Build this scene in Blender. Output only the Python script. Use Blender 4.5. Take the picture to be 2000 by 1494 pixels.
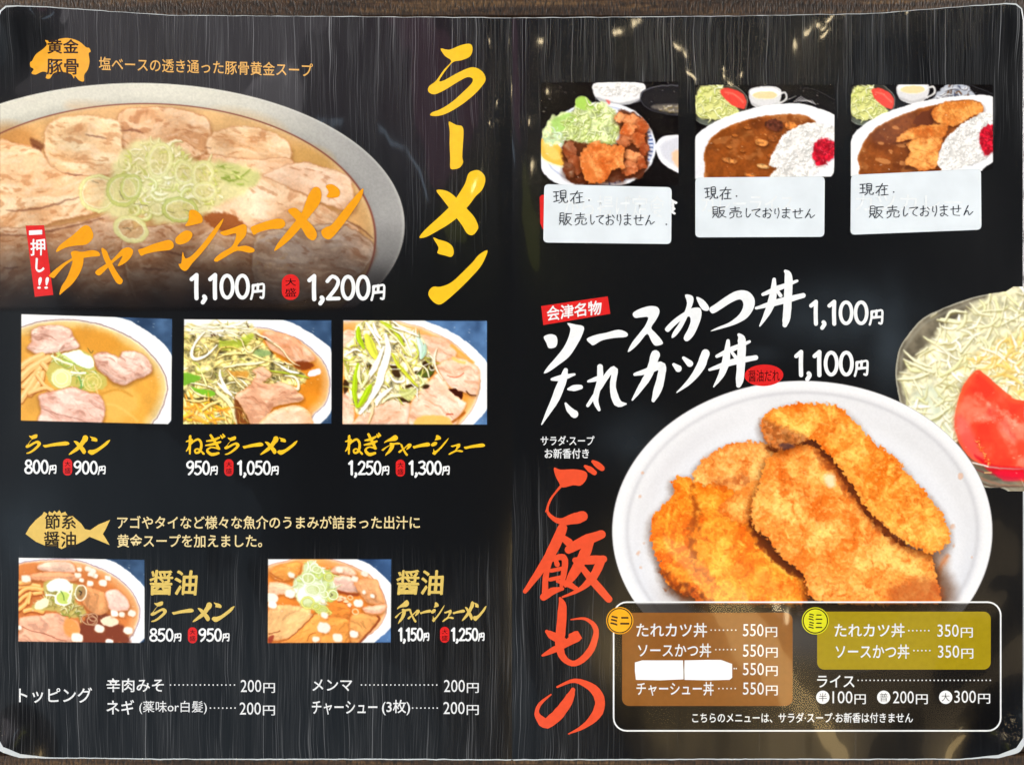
# A laminated two-page ramen-shop menu lying open on a dark wooden table, photographed from straight above.
import bpy, math, random
import numpy as np
from mathutils import Vector
from mathutils.geometry import tessellate_polygon

SC = bpy.context.scene
for _o in list(bpy.data.objects): bpy.data.objects.remove(_o, do_unlink=True)
C = SC.collection
R = math.radians
S = 0.00021                      # one menu unit (print layout unit) in metres: the open menu is 0.42 m wide
CX, CY, D = 1000.0, 747.0, 0.55   # centre of the spread, camera height

# ---------------------------------------------------------------- camera
cam = bpy.data.cameras.new('camera'); co = bpy.data.objects.new('camera', cam); C.objects.link(co)
co.location = (0, 0, D); co.rotation_euler = (0, 0, 0)
cam.sensor_width = 36; cam.lens = 36 * D / (2000 * S); cam.clip_start = 0.01; cam.clip_end = 50
SC.camera = co
# ---------------------------------------------------------------- world, lamps of the shop and added lights
w = bpy.data.worlds.new('World'); SC.world = w; w.use_nodes = True
w.node_tree.nodes['Background'].inputs[0].default_value = (0.62, 0.70, 0.85, 1)
w.node_tree.nodes['Background'].inputs[1].default_value = 0.03
SC.view_settings.view_transform = 'Standard'; SC.view_settings.look = 'None'
SC.view_settings.exposure = 0.0; SC.view_settings.gamma = 1.0
H = 2.0                           # lamp height above the table
def mirror(px, py, h=H):          # where a lamp hangs whose reflection shows at that spot of the laminate
    k = S * (1 + h / D); return ((px - CX) * k, (CY - py) * k, h)
def area(name, loc, sx, sy, radiance, color, aim=(0, 0, 0)):
    l = bpy.data.lights.new(name, 'AREA'); l.shape = 'ELLIPSE' if name != 'cool_reflection_light' else 'RECTANGLE'; l.size = sx; l.size_y = sy
    a = sx * sy * (1 if l.shape == 'RECTANGLE' else math.pi / 4); l.energy = radiance * math.pi * a; l.color = color
    o = bpy.data.objects.new(name, l); C.objects.link(o); o.location = loc
    d = Vector(aim) - Vector(loc); o.rotation_euler = d.to_track_quat('-Z', 'Y').to_euler(); return o
area('key_light', (-2.4, 0.35, 1.8), 1.0, 1.8, 20, (1.0, 0.97, 0.93))  # added key light, far enough aside that the laminate does not mirror it
area('key_light', (2.4, 0.45, 1.8), 1.0, 1.8, 18, (1.0, 0.97, 0.93))  # its added counterpart on the right, for even light
area('key_light', (0.1, -2.3, 1.8), 1.8, 0.9, 8, (0.93, 0.97, 1.0))  # added front key light
area('cool_reflection_light', mirror(350, 1420), 2.0, 0.75, 0.34, (0.62, 0.82, 1.0))  # added for the bluish sheen at lower left, not a real window
area('reflection_light', mirror(400, 80), 0.85, 0.30, 1.1, (1.0, 0.90, 0.97))  # added soft panel for the top left haze, stands in for a bright ceiling
area('reflection_light', mirror(1850, 90), 0.14, 0.3, 1.3, (0.75, 0.9, 1.0))  # stands for a window mirrored in the top right corner
area('reflection_light', mirror(590, 175), 0.10, 0.13, 3.0, (1.0, 0.94, 0.98))  # added for the pale smudge of light on the left page
area('tinted_reflection_light', mirror(800, 130), 0.10, 0.40, 1.0, (1.0, 0.35, 0.6))  # added magenta light for the purple reflection, no real sign
area('tinted_reflection_light', mirror(945, 450), 0.10, 0.16, 1.3, (0.75, 0.8, 0.12))  # added yellow-green light for the reflection near the fold, no real sign
area('reflection_light', mirror(748, 300), 0.02, 0.16, 6.0, (0.6, 0.8, 1.0))  # added cool strip for a thin reflected streak
area('pendant_light', mirror(1455, 1330), 0.10, 0.55, 11.0, (1.0, 0.70, 0.30))
area('pendant_light', mirror(1700, 1400), 0.8, 0.26, 1.1, (1.0, 0.74, 0.42))
def bulb(px, py, r=0.006, rad=110, color=(1.0, 0.80, 0.48)):
    l = bpy.data.lights.new('lamp_bulb', 'POINT'); l.shadow_soft_size = r; l.energy = rad * 4 * math.pi ** 2 * r * r; l.color = color
    o = bpy.data.objects.new('lamp_bulb', l); C.objects.link(o); o.location = mirror(px, py)
for b in ((1022, 72), (1243, 52), (1312, 86), (1490, 84), (1555, 88), (1303, 148), (1072, 172), (984, 250), (1000, 372), (1484, 108), (28, 55, .012, 80), (1504, 128), (1500, 1180, .012, 60), (232, 34, .006, 40)): bulb(*b)
# ---------------------------------------------------------------- flat print painter (numpy, menu units = 0.21 mm)
def h2(ix, iy, seed):
    n = (ix.astype(np.int64) * 374761393 + iy.astype(np.int64) * 668265263 + seed * 1442695041) & 0xffffffff
    n = ((n ^ (n >> 13)) * 1274126177) & 0xffffffff
    return ((n ^ (n >> 16)) & 0xffff) / 65535.0
def vn(x, y, seed=0):
    ix = np.floor(x); iy = np.floor(y); fx = x - ix; fy = y - iy
    fx = fx * fx * (3 - 2 * fx); fy = fy * fy * (3 - 2 * fy)
    a = h2(ix, iy, seed); b = h2(ix + 1, iy, seed); c = h2(ix, iy + 1, seed); d = h2(ix + 1, iy + 1, seed)
    return (a * (1 - fx) + b * fx) * (1 - fy) + (c * (1 - fx) + d * fx) * fy
def fbm(x, y, s, o=4, seed=0, g=0.5):
    r = 0; a = 1; t = 0
    for i in range(o):
        r = r + a * vn(x / s + 17.3 * i, y / s - 9.1 * i, seed + i * 7); t += a; a *= g; s *= 0.5
    return r / t
def ss(a, b, v):
    t = np.clip((v - a) / (b - a), 0, 1); return t * t * (3 - 2 * t)
def crom(pts, closed=True, n=5):
    p = np.array(pts, float)
    if len(p) < 3: return p
    N = len(p); out = []
    rng = range(N) if closed else range(N - 1)
    for i in rng:
        if closed: a, b, c, d = p[i - 1], p[i], p[(i + 1) % N], p[(i + 2) % N]
        else: a, b, c, d = p[max(i - 1, 0)], p[i], p[i + 1], p[min(i + 2, N - 1)]
        for k in range(n):
            t = k / n
            out.append(0.5 * (2 * b + (c - a) * t + (2 * a - 5 * b + 4 * c - d) * t * t + (3 * b - a - 3 * c + d) * t ** 3))
    if not closed: out.append(p[-1])
    return np.array(out)
def tr(x0, y0, k):
    return lambda pts: [(x0 + a[0] / k, y0 + a[1] / k) + tuple(a[2:]) for a in pts]
def col(c): return np.array(c, float) / 255.0
class Cv:
    def __init__(s, x0, y0, x1, y1, step=1.3, bg=(10, 10, 14)):
        s.x0, s.y0, s.step = x0, y0, step
        s.w = int(math.ceil((x1 - x0) / step)) + 1; s.h = int(math.ceil((y1 - y0) / step)) + 1
        s.X, s.Y = np.meshgrid(x0 + np.arange(s.w) * step, y0 + np.arange(s.h) * step)
        s.im = np.zeros((s.h, s.w, 3)) + col(bg); s.al = np.ones((s.h, s.w)); s.rs = random.Random(5)
    def sl(s, xa, ya, xb, yb):
        i0 = max(0, int((xa - s.x0) / s.step)); i1 = min(s.w, int((xb - s.x0) / s.step) + 2)
        j0 = max(0, int((ya - s.y0) / s.step)); j1 = min(s.h, int((yb - s.y0) / s.step) + 2)
        return (slice(j0, max(j0, j1)), slice(i0, max(i0, i1)))
    def sdf(s, pts, pad=3):
        p = np.array(pts, float)[:, :2]
        q = s.sl(p[:, 0].min() - pad, p[:, 1].min() - pad, p[:, 0].max() + pad, p[:, 1].max() + pad)
        X = s.X[q]; Y = s.Y[q]
        if X.size == 0: return q, X
        d2 = np.full(X.shape, 1e9); ins = np.zeros(X.shape, bool); N = len(p)
        for i in range(N):
            ax, ay = p[i]; bx, by = p[(i + 1) % N]
            ex, ey = bx - ax, by - ay; L = ex * ex + ey * ey + 1e-9
            t = np.clip(((X - ax) * ex + (Y - ay) * ey) / L, 0, 1)
            dx = X - ax - t * ex; dy = Y - ay - t * ey
            np.minimum(d2, dx * dx + dy * dy, out=d2)
            if ay != by:
                c = ((ay > Y) != (by > Y)) & (X < ex * (Y - ay) / (by - ay) + ax)
                ins ^= c
        d = np.sqrt(d2); return q, np.where(ins, -d, d)
    def put(s, q, m, c, mul=False):
        m = m[..., None]; c = np.asarray(c)
        if mul: s.im[q] = s.im[q] * (1 - m + m * c)
        else: s.im[q] = s.im[q] * (1 - m) + c * m
    def fill(s, pts, c, soft=1.2, a=1, sm=True, wob=0, ws=6, seed=1, pad=4):
        p = crom(pts) if sm else pts
        q, d = s.sdf(p, pad + soft + wob)
        if d.size == 0: return q, d, d
        if wob: d = d + (fbm(s.X[q], s.Y[q], ws, 3, seed) - 0.5) * 2 * wob
        m = np.clip(0.5 - d / soft, 0, 1) * a
        s.put(q, m, col(c)); return q, d, m
    def shadow(s, pts, blur=8, amt=0.5, dx=0, dy=3, tint=(40, 20, 10), sm=True):
        p = crom(pts) if sm else np.array(pts, float)
        p = p[:, :2] + np.array([dx, dy])
        q, d = s.sdf(p, blur + 2)
        if d.size: s.put(q, ss(blur, -blur * 0.6, d) * amt, col(tint))
    def stroke(s, pts, c, w=2, soft=1.3, a=1, taper=False, sm=True, nz=0):
        p = np.array([(t[0], t[1], t[2] if len(t) > 2 else w) for t in pts], float)
        if sm: p = crom(p, False, 4)
        if taper:
            t = np.linspace(0, 1, len(p)); p[:, 2] *= np.sqrt(np.sin(np.pi * np.clip(t, .04, .96)))
        pad = p[:, 2].max() / 2 + soft + 1
        q = s.sl(p[:, 0].min() - pad, p[:, 1].min() - pad, p[:, 0].max() + pad, p[:, 1].max() + pad)
        X = s.X[q]; Y = s.Y[q]
        if X.size == 0: return
        d = np.full(X.shape, 1e9)
        for i in range(len(p) - 1):
            ax, ay, aw = p[i]; bx, by, bw = p[i + 1]; ex, ey = bx - ax, by - ay; L = ex * ex + ey * ey + 1e-9
            t = np.clip(((X - ax) * ex + (Y - ay) * ey) / L, 0, 1)
            np.minimum(d, np.hypot(X - ax - t * ex, Y - ay - t * ey) - (aw + (bw - aw) * t) / 2, out=d)
        if nz: d = d + (fbm(X, Y, nz, 3, 7) - .5) * nz * 2.2; a = a * (.35 + .65 * ss(.3, .55, fbm(X, Y, nz * .8, 3, 19)))
        s.put(q, np.clip(0.5 - d / soft, 0, 1) * a, col(c))
    def blur(s, q=None, n=1):
        q = q or (slice(None), slice(None)); a = s.im[q]
        for _ in range(n):
            p = np.pad(a, ((1, 1), (1, 1), (0, 0)), 'edge'); a = (p[:-2, 1:-1] + 2 * p[1:-1, 1:-1] + p[2:, 1:-1]) / 4
            p = np.pad(a, ((1, 1), (1, 1), (0, 0)), 'edge'); a = (p[1:-1, :-2] + 2 * p[1:-1, 1:-1] + p[1:-1, 2:]) / 4
        s.im[q] = a
    def organic(s, mask, amp=1.6, sc=7, seed=60):
        """let the painted edges wander a little, as real food does"""
        X, Y = s.X, s.Y; dx = (fbm(X, Y, sc, 3, seed, .6) - .5) * 2 * amp * mask / s.step; dy = (fbm(X, Y, sc, 3, seed + 9, .6) - .5) * 2 * amp * mask / s.step
        j, i = np.meshgrid(np.arange(s.h), np.arange(s.w), indexing='ij'); u = np.clip(i + dx, 0, s.w - 1.001); v = np.clip(j + dy, 0, s.h - 1.001)
        a = u.astype(int); b = v.astype(int); fu = (u - a)[..., None]; fv = (v - b)[..., None]; I = s.im; a1 = np.minimum(a + 1, s.w - 1); b1 = np.minimum(b + 1, s.h - 1)
        s.im = (I[b, a] * (1 - fu) + I[b, a1] * fu) * (1 - fv) + (I[b1, a] * (1 - fu) + I[b1, a1] * fu) * fv
    def flecks(s, pts, n, r=(1, 2.5), c=(255, 250, 238), a=.7, seed=1):
        rs = random.Random(seed); P = np.array(pts)[:, :2]; lo = P.min(0); hi = P.max(0)
        for _ in range(n):
            x = rs.uniform(lo[0], hi[0]); y = rs.uniform(lo[1], hi[1])
            if inside(P, x, y): k = rs.uniform(*r); s.fill(s.ell(x, y, k * rs.uniform(1, 2), k * .7, rs.uniform(-.6, .6), 8), c, 2, a * rs.uniform(.4, 1), True, k * .5, 3, int(x))
    def ell(s, cx, cy, rx, ry, rot=0, n=40):
        t = np.arange(n) * 2 * math.pi / n; c, k = math.cos(rot), math.sin(rot)
        x = rx * np.cos(t); y = ry * np.sin(t)
        return np.stack([cx + x * c - y * k, cy + x * k + y * c], 1)
    def ring(s, cx, cy, rx, ry, rot, w, c, fillc=None, fa=0.6, edge=None, soft=1.4):
        e = s.ell(cx, cy, rx, ry, rot, 20)
        if fillc is not None: s.fill(e, fillc, 1.5, fa, False)
        e = np.vstack([e, e[:1]])
        if edge is not None: s.stroke(e, edge, w + 1.8, soft, .6, sm=False)
        s.stroke(e, c, w, soft, sm=False)
    def noise(s, q, m, sc, amt, seed=3, o=4, ang=0, st=1):
        X = s.X[q]; Y = s.Y[q]; c, k = math.cos(ang), math.sin(ang)
        u = (X * c + Y * k) / st; v = -X * k + Y * c
        n = fbm(u, v, sc, o, seed) - 0.5
        s.im[q] = np.clip(s.im[q] * (1 + (n * 2 * amt * m)[..., None]), 0, 1.2); return n
    def meat(s, pts, base=(214, 172, 155), hi=(238, 208, 190), lo=(165, 112, 88), seed=1, ang=0.2, rim=5, sh=0.45, rimc=(190, 120, 70), wob=1.6, streaks=10, sc=16, soft=1.6, tex=1.0):
        s.shadow(pts, 7, sh, 0, 3, (95, 50, 20))
        q, d, m = s.fill(pts, base, soft, 1, True, wob, 7, seed)
        if d.size == 0: return
        X = s.X[q]; Y = s.Y[q]; c, k = math.cos(ang), math.sin(ang)
        u = X * c + Y * k; v = -X * k + Y * c
        v = v + (fbm(X, Y, 40, 3, seed + 5) - .5) * 34; u = u + (fbm(X, Y, 30, 2, seed + 6) - .5) * 20
        n0 = fbm(X, Y, sc * 3.2, 3, seed + 31); n1 = fbm(u / 2.2, v, sc, 4, seed); n2 = fbm(u / 3.5, v, 6.5, 3, seed + 9); n3 = fbm(X, Y, 4, 2, seed + 4)
        H = np.array(hi, float); B_ = np.array(base, float); Lo = np.array(lo, float)
        s.put(q, m * ss(.45, .75, n0) * .6, col(H * .55 + B_ * .45)); s.put(q, m * ss(.5, .25, n0) * .5, col(B_ * .55 + Lo * .45))
        s.put(q, m * ss(.52, .7, n1) * .75, col(H)); s.put(q, m * ss(.46, .28, n1) * .45, col(B_ * .4 + Lo * .6))
        s.put(q, m * ss(.58, .74, n2) * .45 * tex, col(H)); s.put(q, m * ss(.38, .26, n2) * .5 * tex, col(Lo))
        s.im[q] *= 1 + ((n3 - .5) * .10 * m)[..., None]
        # soft light from above: upper edge catches light, lower edge turns to shade
        gy, gx = np.gradient(np.minimum(-d, 9), s.step); s.im[q] *= 1 + (gy * .07 * m)[..., None]
        s.put(q, m * ss(-rim, -0.3, d) * (.25 + .5 * n1) , col(rimc))
        r = random.Random(seed); P = np.array(pts)[:, :2]; cx, cy = P.mean(0); R_ = (P.max(0) - P.min(0)) / 2
        for i in range(streaks):
            a = r.uniform(-.6, .6) * R_[0] * 1.1; b = r.uniform(-.6, .6) * R_[1] * 1.1; L = r.uniform(.08, .3) * max(R_)
            w = r.uniform(-.35, .35); x, y = cx + a, cy + b
            s.stroke([(x - L * c, y - L * k + r.uniform(-2, 2)), (x - L * .3, y + r.uniform(-2, 2)), (x + L * .4, y + r.uniform(-2, 2)), (x + L * math.cos(ang + w), y + L * math.sin(ang + w))], lo if i % 3 else hi, r.uniform(.9, 1.9), 2.2, .42, True)
    def strands(s, pts, n, L=(15, 40), w=(1.2, 3), cols=((240, 240, 200),), ang=0, sp=1.0, seed=1, dark=(120, 100, 40), curl=0.5, shd=.5, a=1):
        r = random.Random(seed); P = np.array(pts)[:, :2]; lo = P.min(0); hi = P.max(0); k = 0; t = 0
        while k < n and t < n * 8:
            t += 1
            x = r.uniform(lo[0], hi[0]); y = r.uniform(lo[1], hi[1])
            if not inside(P, x, y): continue
            k += 1; l = r.uniform(*L) * r.choice((.6, 1, 1, 1.3)); A = ang + r.gauss(0, sp); ww = r.uniform(*w)
            B = A + r.uniform(-curl, curl) * 2
            p = [(x - math.cos(A) * l / 2, y - math.sin(A) * l / 2), (x + r.uniform(-2, 2), y + r.uniform(-2, 2)), (x + math.cos(B) * l / 2, y + math.sin(B) * l / 2)]
            if shd: s.stroke([(u + .8, v + 1.6) for u, v in p], dark, ww + 1.4, 2.2, shd, True)
            c = r.choice(cols); f = r.uniform(.9, 1.05)
            s.stroke(p, [min(255, z * f) for z in c], ww, 1.3, a, True)
            if ww > 3: s.stroke([(u - .3, v - ww * .2) for u, v in p], [min(255, z * 1.12 + 8) for z in c], ww * .35, 1.3, .6, True)
    def rice(s, pts, n, seed=1, base=(225, 222, 218)):
        q, d, m = s.fill(pts, base, 2, 1, True, 3, 6, seed); s.noise(q, m, 8, .25, seed)
        s.strands(pts, n, (3.5, 6), (1.6, 2.4), ((248, 247, 244), (236, 234, 230), (255, 255, 255)), 0, 2, seed, (150, 145, 140), .2, .35)
    def cut(s, pts, sm=False, soft=1.2):
        q, d = s.sdf(pts, 4); al = np.zeros_like(s.al); al[q] = np.clip(.5 - d / soft, 0, 1); s.al *= al
def inside(P, x, y):
    c = False; j = len(P) - 1
    for i in range(len(P)):
        if (P[i][1] > y) != (P[j][1] > y) and x < (P[j][0] - P[i][0]) * (y - P[i][1]) / (P[j][1] - P[i][1]) + P[i][0]: c = not c
        j = i
    return c
# ---------------------------------------------------------------- the printed food pictures
def pic_big_ramen():
    c = Cv(0, 155, 800, 612, 1.4); X, Y = c.X, c.Y; F = slice(None), slice(None)
    do = np.sqrt(((X - 270) / 520) ** 2 + ((Y - 440) / 277) ** 2); di = np.sqrt(((X - 283) / 450) ** 2 + ((Y - 465) / 262) ** 2)
    t = ss(380, 760, X)[..., None]
    rim = col((226, 222, 206)) * (1 - t) + col((165, 163, 160)) * t
    rim = rim * (1 - .10 * ss(.93, .84, do)[..., None]) * (1 + .05 * (fbm(X, Y, 60, 3, 4) - .5)[..., None])
    c.im[:] = rim
    c.put(F, ss(.985, 1.0, do) * .35, col((245, 243, 235)))
    # soup
    soup = col((218, 176, 124)) * (1 + .25 * (fbm(X, Y, 50, 4, 8) - .5)[..., None])
    m = np.clip(.5 - (di - 1) * 300 / 1.5, 0, 1); c.put(F, m, soup)
    c.put(F, m * ss(.93, 1, di) * .5, col((222, 190, 140)))
    T = tr(0, 150, 2.5)
    for x, y, rx, ry, cc, aa in ((1180,250,230,80,(226,190,140),.6),(1500,400,130,60,(200,160,95),.7),(60,300,120,70,(196,140,80),.7),(620,200,300,40,(226,186,140),.6)):
        x, y = T([(x, y)])[0]; c.fill(c.ell(x, y, rx / 2.5, ry / 2.5, .2, 16), cc, 22, aa)
    M = [ # chashu slices, back to front
     ([(580,180),(700,150),(900,160),(1010,210),(1030,290),(1000,380),(870,400),(700,390),(590,330)], (216,168,122), .15),
     ([(1005,330),(1050,270),(1180,240),(1330,270),(1410,330),(1420,400),(1330,430),(1200,440),(1060,430)], (232,192,150), .1),
     ([(1000,380),(1200,400),(1400,400),(1420,440),(1300,500),(1100,520),(960,470)], (222,172,128), .1),
     ([(215,300),(250,220),(360,190),(480,195),(580,225),(595,310),(600,420),(520,480),(330,480),(240,440)], (236,196,150), .2),
     ([(-40,340),(100,330),(200,370),(250,440),(350,480),(520,500),(520,640),(300,700),(150,750),(-40,760)], (234,190,146), -.2),
     ([(1280,490),(1400,430),(1520,425),(1690,480),(1720,540),(1730,650),(1640,640),(1400,540)], (230,188,156), .35),
     ([(1060,520),(1250,480),(1400,540),(1560,620),(1700,700),(1750,760),(1600,820),(1300,780),(1100,740),(1000,680),(980,590)], (236,196,160), .3),
     ([(-40,770),(200,740),(420,700),(560,660),(640,700),(680,860),(740,1050),(400,1150),(-40,1150)], (196,148,108), -.12),
     ([(620,760),(800,720),(1000,700),(1200,760),(1320,860),(1320,1050),(1000,1130),(700,1130),(600,900)], (188,142,104), .1),
     ([(1250,780),(1450,740),(1650,720),(1820,810),(1810,900),(1700,1000),(1400,1110),(1250,1050)], (184,152,128), .2)]
    for i, (p, b, a) in enumerate(M):
        p = T(p); b = np.minimum(250, np.array(b, float) * 1.03 + (4, 10, 16)); c.shadow(p, 9, .5, 1, 4, (135, 86, 52))
        q, d, m = c.fill(p, b, 2.6, 1, True, 2.5, 12, 20 + i); x, y = c.X[q], c.Y[q]
        ca, sa = math.cos(a), math.sin(a); u = x * ca + y * sa; v = -x * sa + y * ca + (fbm(x, y, 60, 2, 40 + i) - .5) * 40
        t = (y - y.min()) / max(1, np.ptp(y))
        c.put(q, m * (1 - t) ** 1.5 * .45, col(np.minimum(255, b + (20, 26, 30)))); c.put(q, m * t ** 2 * .45, col(b * (.84, .76, .68)))
        n = fbm(u / 3, v, 22, 3, 50 + i); c.put(q, m * ss(.52, .72, n) * .7, col(np.minimum(255, b + (18, 30, 40)))); c.put(q, m * ss(.45, .25, n) * .5, col(b * (.86, .76, .66)))
        n = fbm(u / 2.5, v, 8, 3, 60 + i); c.put(q, m * ss(.56, .75, n) * .42, col((248, 226, 202))); c.put(q, m * ss(.42, .25, n) * .55, col(b * (.8, .66, .55)))
        c.put(q, m * ss(-9, -2, d) * ss(0, -3, d) * .35, col((248, 224, 196))); c.put(q, m * ss(-3, 0, d) * .5, col(b * (.78, .62, .48)))
        c.im[q] *= 1 + ((fbm(x, y, 3.5, 2, 70 + i) - .5) * .07 * m)[..., None]
    for p in ([(150,330),(190,350),(200,365)], [(590,262),(650,262),(700,275)], [(1005,345),(1030,350)], [(320,470),(380,482),(400,480)], [(420,285),(470,290),(520,300)], [(1690,700),(1760,740),(1820,790)], [(0,775),(150,772),(330,735),(500,690)], [(700,935),(740,940),(800,942)], [(30,655),(200,640),(380,590)], [(20,930),(60,935),(90,930)], [(1600,780),(1700,720)], [(690,840),(800,850),(900,880)]):
        c.stroke(T([(x, y) for x, y in p]), (110, 66, 50), 3.4, 4, .7, True)
    c.fill(T([(150,300),(210,330),(205,360),(160,345)]), (110, 62, 40), 5, .7)
    c.fill(T([(1000,665),(1080,660),(1150,680),(1190,740),(1130,770),(1050,740),(1000,700)]), (158, 92, 48), 5, .9, True, 3)
    for i in range(46):   # oil drops and froth
        x = c.rs.uniform(400, 560); y = c.rs.uniform(460, 530)
        c.ring(x, y, c.rs.uniform(1.5, 5), c.rs.uniform(1, 4), 0, 1, (205, 170, 130), None)
    for i in range(14):
        x, y = c.rs.uniform(455, 560), c.rs.uniform(245, 275); c.stroke([(x, y), (x + 5, y + 1)], (250, 235, 205), 1.8, 1.6, .6)
    # scallions: pale base heap then rings
    c.fill(T([(560,420),(640,330),(780,305),(900,360),(960,420),(1050,410),(1260,460),(1230,540),(1110,610),(960,690),(800,720),(700,680),(560,690),(480,640),(520,560)]), (228, 224, 172), 12, .95, True, 6, 14, 3)
    c.strands(T([(580,430),(680,330),(800,310),(930,390),(1060,430),(1080,600),(900,700),(700,680),(580,640)]), 300, (8, 30), (2, 5), ((236, 234, 184), (222, 224, 150), (244, 242, 214), (204, 212, 118), (228, 230, 168)), .9, .9, 6, (170, 160, 88), 1.1, .35, .75)
    for _k in range(26):
        x, y = c.rs.uniform(205, 400), c.rs.uniform(285, 420)
        if inside(np.array(T([(560,420),(640,330),(780,305),(900,360),(1040,430),(1080,600),(960,690),(800,720),(700,680),(560,690),(520,560)])), x, y):
            a0 = c.rs.uniform(0, 6.3); rr = c.rs.uniform(9, 22); q_ = [(x + rr * math.cos(a0 + t * .5), y + rr * .8 * math.sin(a0 + t * .5)) for t in range(7)]
            c.stroke([(u + 1, v + 2.4) for u, v in q_], (160, 160, 84), 7, 4, .5, True); c.stroke(q_, c.rs.choice(((234, 234, 180), (218, 224, 150), (242, 240, 204))), 6, 2.2, .95, True); c.stroke([(u - .6, v - 1.2) for u, v in q_], (249, 248, 222), 1.8, 2, .8, True)
    R = [(480,570,100,95,0,12,0),(600,555,80,80,0,14,1),(640,540,50,65,.4,10,1),(690,400,95,70,-.4,16,0),(780,410,60,90,.2,12,0),(860,420,75,60,.5,14,0),(900,470,50,60,0,9,0),(990,480,52,72,.1,13,0),(1040,490,40,80,-.1,12,0),(1000,560,60,46,0,10,0),(1070,600,45,28,.1,8,0),(880,650,90,58,.1,11,1),(850,590,50,40,0,9,0),(640,745,85,62,.3,16,0),(900,740,60,50,0,9,0),(1140,880,36,30,0,9,0),(1020,540,80,60,.2,9,0),(760,620,60,50,0,9,0)]
    for x, y, rx, ry, ro, w, g in R[:3] + R[4:7:2] + R[7:8] + R[9:14:2] + R[11:12]:
        rx *= .9; ry *= .9; w *= 1.15
        p = T([(x, y)])[0]
        c.ring(p[0], p[1], rx / 2.5, ry / 2.5, ro, w / 2.5, (206, 212, 134) if g else (230, 230, 172), (216, 204, 146), .3, (140, 158, 70) if g else (190, 190, 116), 2.6)
        c.ring(p[0], p[1], rx / 2.9, ry / 3.0, ro, 1.6, (243, 242, 208), None, soft=2.4)
    c.fill(T([(1060,420),(1150,430),(1270,480),(1240,530),(1120,530),(1070,480)]), (204, 208, 140), 7, .7)
    c.strands(T([(1070,430),(1250,480),(1220,530),(1100,520)]), 18, (14, 30), (1.6, 3.2), ((215, 224, 150), (160, 185, 85)), .3, .3, 9, (130, 140, 60), .3, .3, .8)
    for p in ([(450,510),(480,520)], [(580,560),(600,600)], [(900,650),(930,660)], [(600,740),(650,740)], [(620,735),(640,755)], [(660,622),(720,632)], [(820,660),(850,665)]): c.stroke(T(p), (95, 95, 75), 3, 2.5, .7, True)
    c.noise(F, np.ones_like(X), 3, .05, 77, 2)
    c.flecks(T([(0,250),(900,160),(1300,260),(1800,700),(1200,1000),(200,1000)]), 90, (.8, 2.2), (250, 232, 205), .55)
    c.organic(ss(.98, .95, di), 2.5, 13); c.organic(ss(.98, .95, di), .8, 4, 3)
    k_ = (ss(1.0, .97, di) * (1 - ss(.45, .1, np.hypot((X - 320) / 190, (Y - 370) / 110))))[..., None]; g = np.clip(c.im, 0, 1); lw = (fbm(X, Y, 70, 3, 90, .5))[..., None]
    g = g * (.90 + .22 * lw); g = np.clip((g - .6) * 1.10 + .565, 0, 1) * np.array([1.0, .975, .94]); c.im = c.im * (1 - k_) + g * k_
    # brown rim line, only over the soup edge
    c.put(F, np.exp(-((di - 1) * 300 / 1.6) ** 2), col((135, 75, 60)))
    # print fades into black towards the bottom
    f = ss(625, 405, Y + (fbm(X, Y, 90, 2, 5) - .5) * 60) ** .95; f = np.where(di > 1, np.maximum(f, 0), f)
    c.im[:] = c.im * f[..., None] + col((16, 14, 16)) * (1 - f)[..., None]
    c.al *= np.clip(.5 - (do - 1) * 330 / 1.6, 0, 1) * ss(612, 596, Y)
    return c
def plate(c, outer, line, lw=1.3, lc=(125, 90, 95), soup=((232, 224, 206), (222, 192, 130), (216, 160, 70)), sky=((78, 104, 134), (26, 42, 66)), white=(238, 238, 236), tone=.0):
    F = slice(None), slice(None); X, Y = c.X, c.Y
    n = fbm(X, Y, 40, 3, 2); c.im[:] = col(sky[0]) * n[..., None] * 1.3 + col(sky[1]) * (1 - n)[..., None]
    q, d, m = c.fill(outer, white, 1.6, 1)
    c.put(q, m * ss(-9, -1, d) * .35, col((255, 255, 255))); c.noise(q, m, 50, .05, 5)
    q, d = c.sdf(crom(line), 6); m = np.clip(.5 - d / 1.5, 0, 1)
    k = ss(0, -7, d)[..., None]; k2 = ss(-6, -24, d)[..., None]
    s = col(soup[0]) * (1 - k) + col(soup[1]) * k; s = s * (1 - k2) + col(soup[2]) * k2
    s = s * (1 + .22 * (fbm(c.X[q], c.Y[q], 34, 4, 12) - .5)[..., None])
    c.put(q, m, s); c.put(q, np.exp(-(d / (lw * .8)) ** 2) * .9, col(lc))
    return q, d
def finish(c, quad, seed=4, grain=.03):
    g = np.clip(c.im, 0, 1); lum = g.mean(2, keepdims=True); c.im = np.clip(lum + (g - lum) * 1.0, 0, 1) ** 1.0 * 1.04
    c.organic(np.ones_like(c.X), 1.3, 8); g = c.im.copy(); c.blur(None, 1); c.im = np.clip(c.im + (g - c.im) * .6, 0, 1); lum = c.im.mean(2, keepdims=True); c.im = np.clip(lum + (c.im - lum) * .98, 0, 1) ** 1.08; c.im = np.clip((c.im - .5) * 1.1 + .52, 0, 1.03)
    c.flecks([(p[0], p[1]) for p in quad], 40, (.6, 1.4), (255, 252, 244), .5, seed)
    c.noise((slice(None), slice(None)), np.ones_like(c.X), 2.6, grain, seed, 2); c.cut(quad)
    return c
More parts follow.
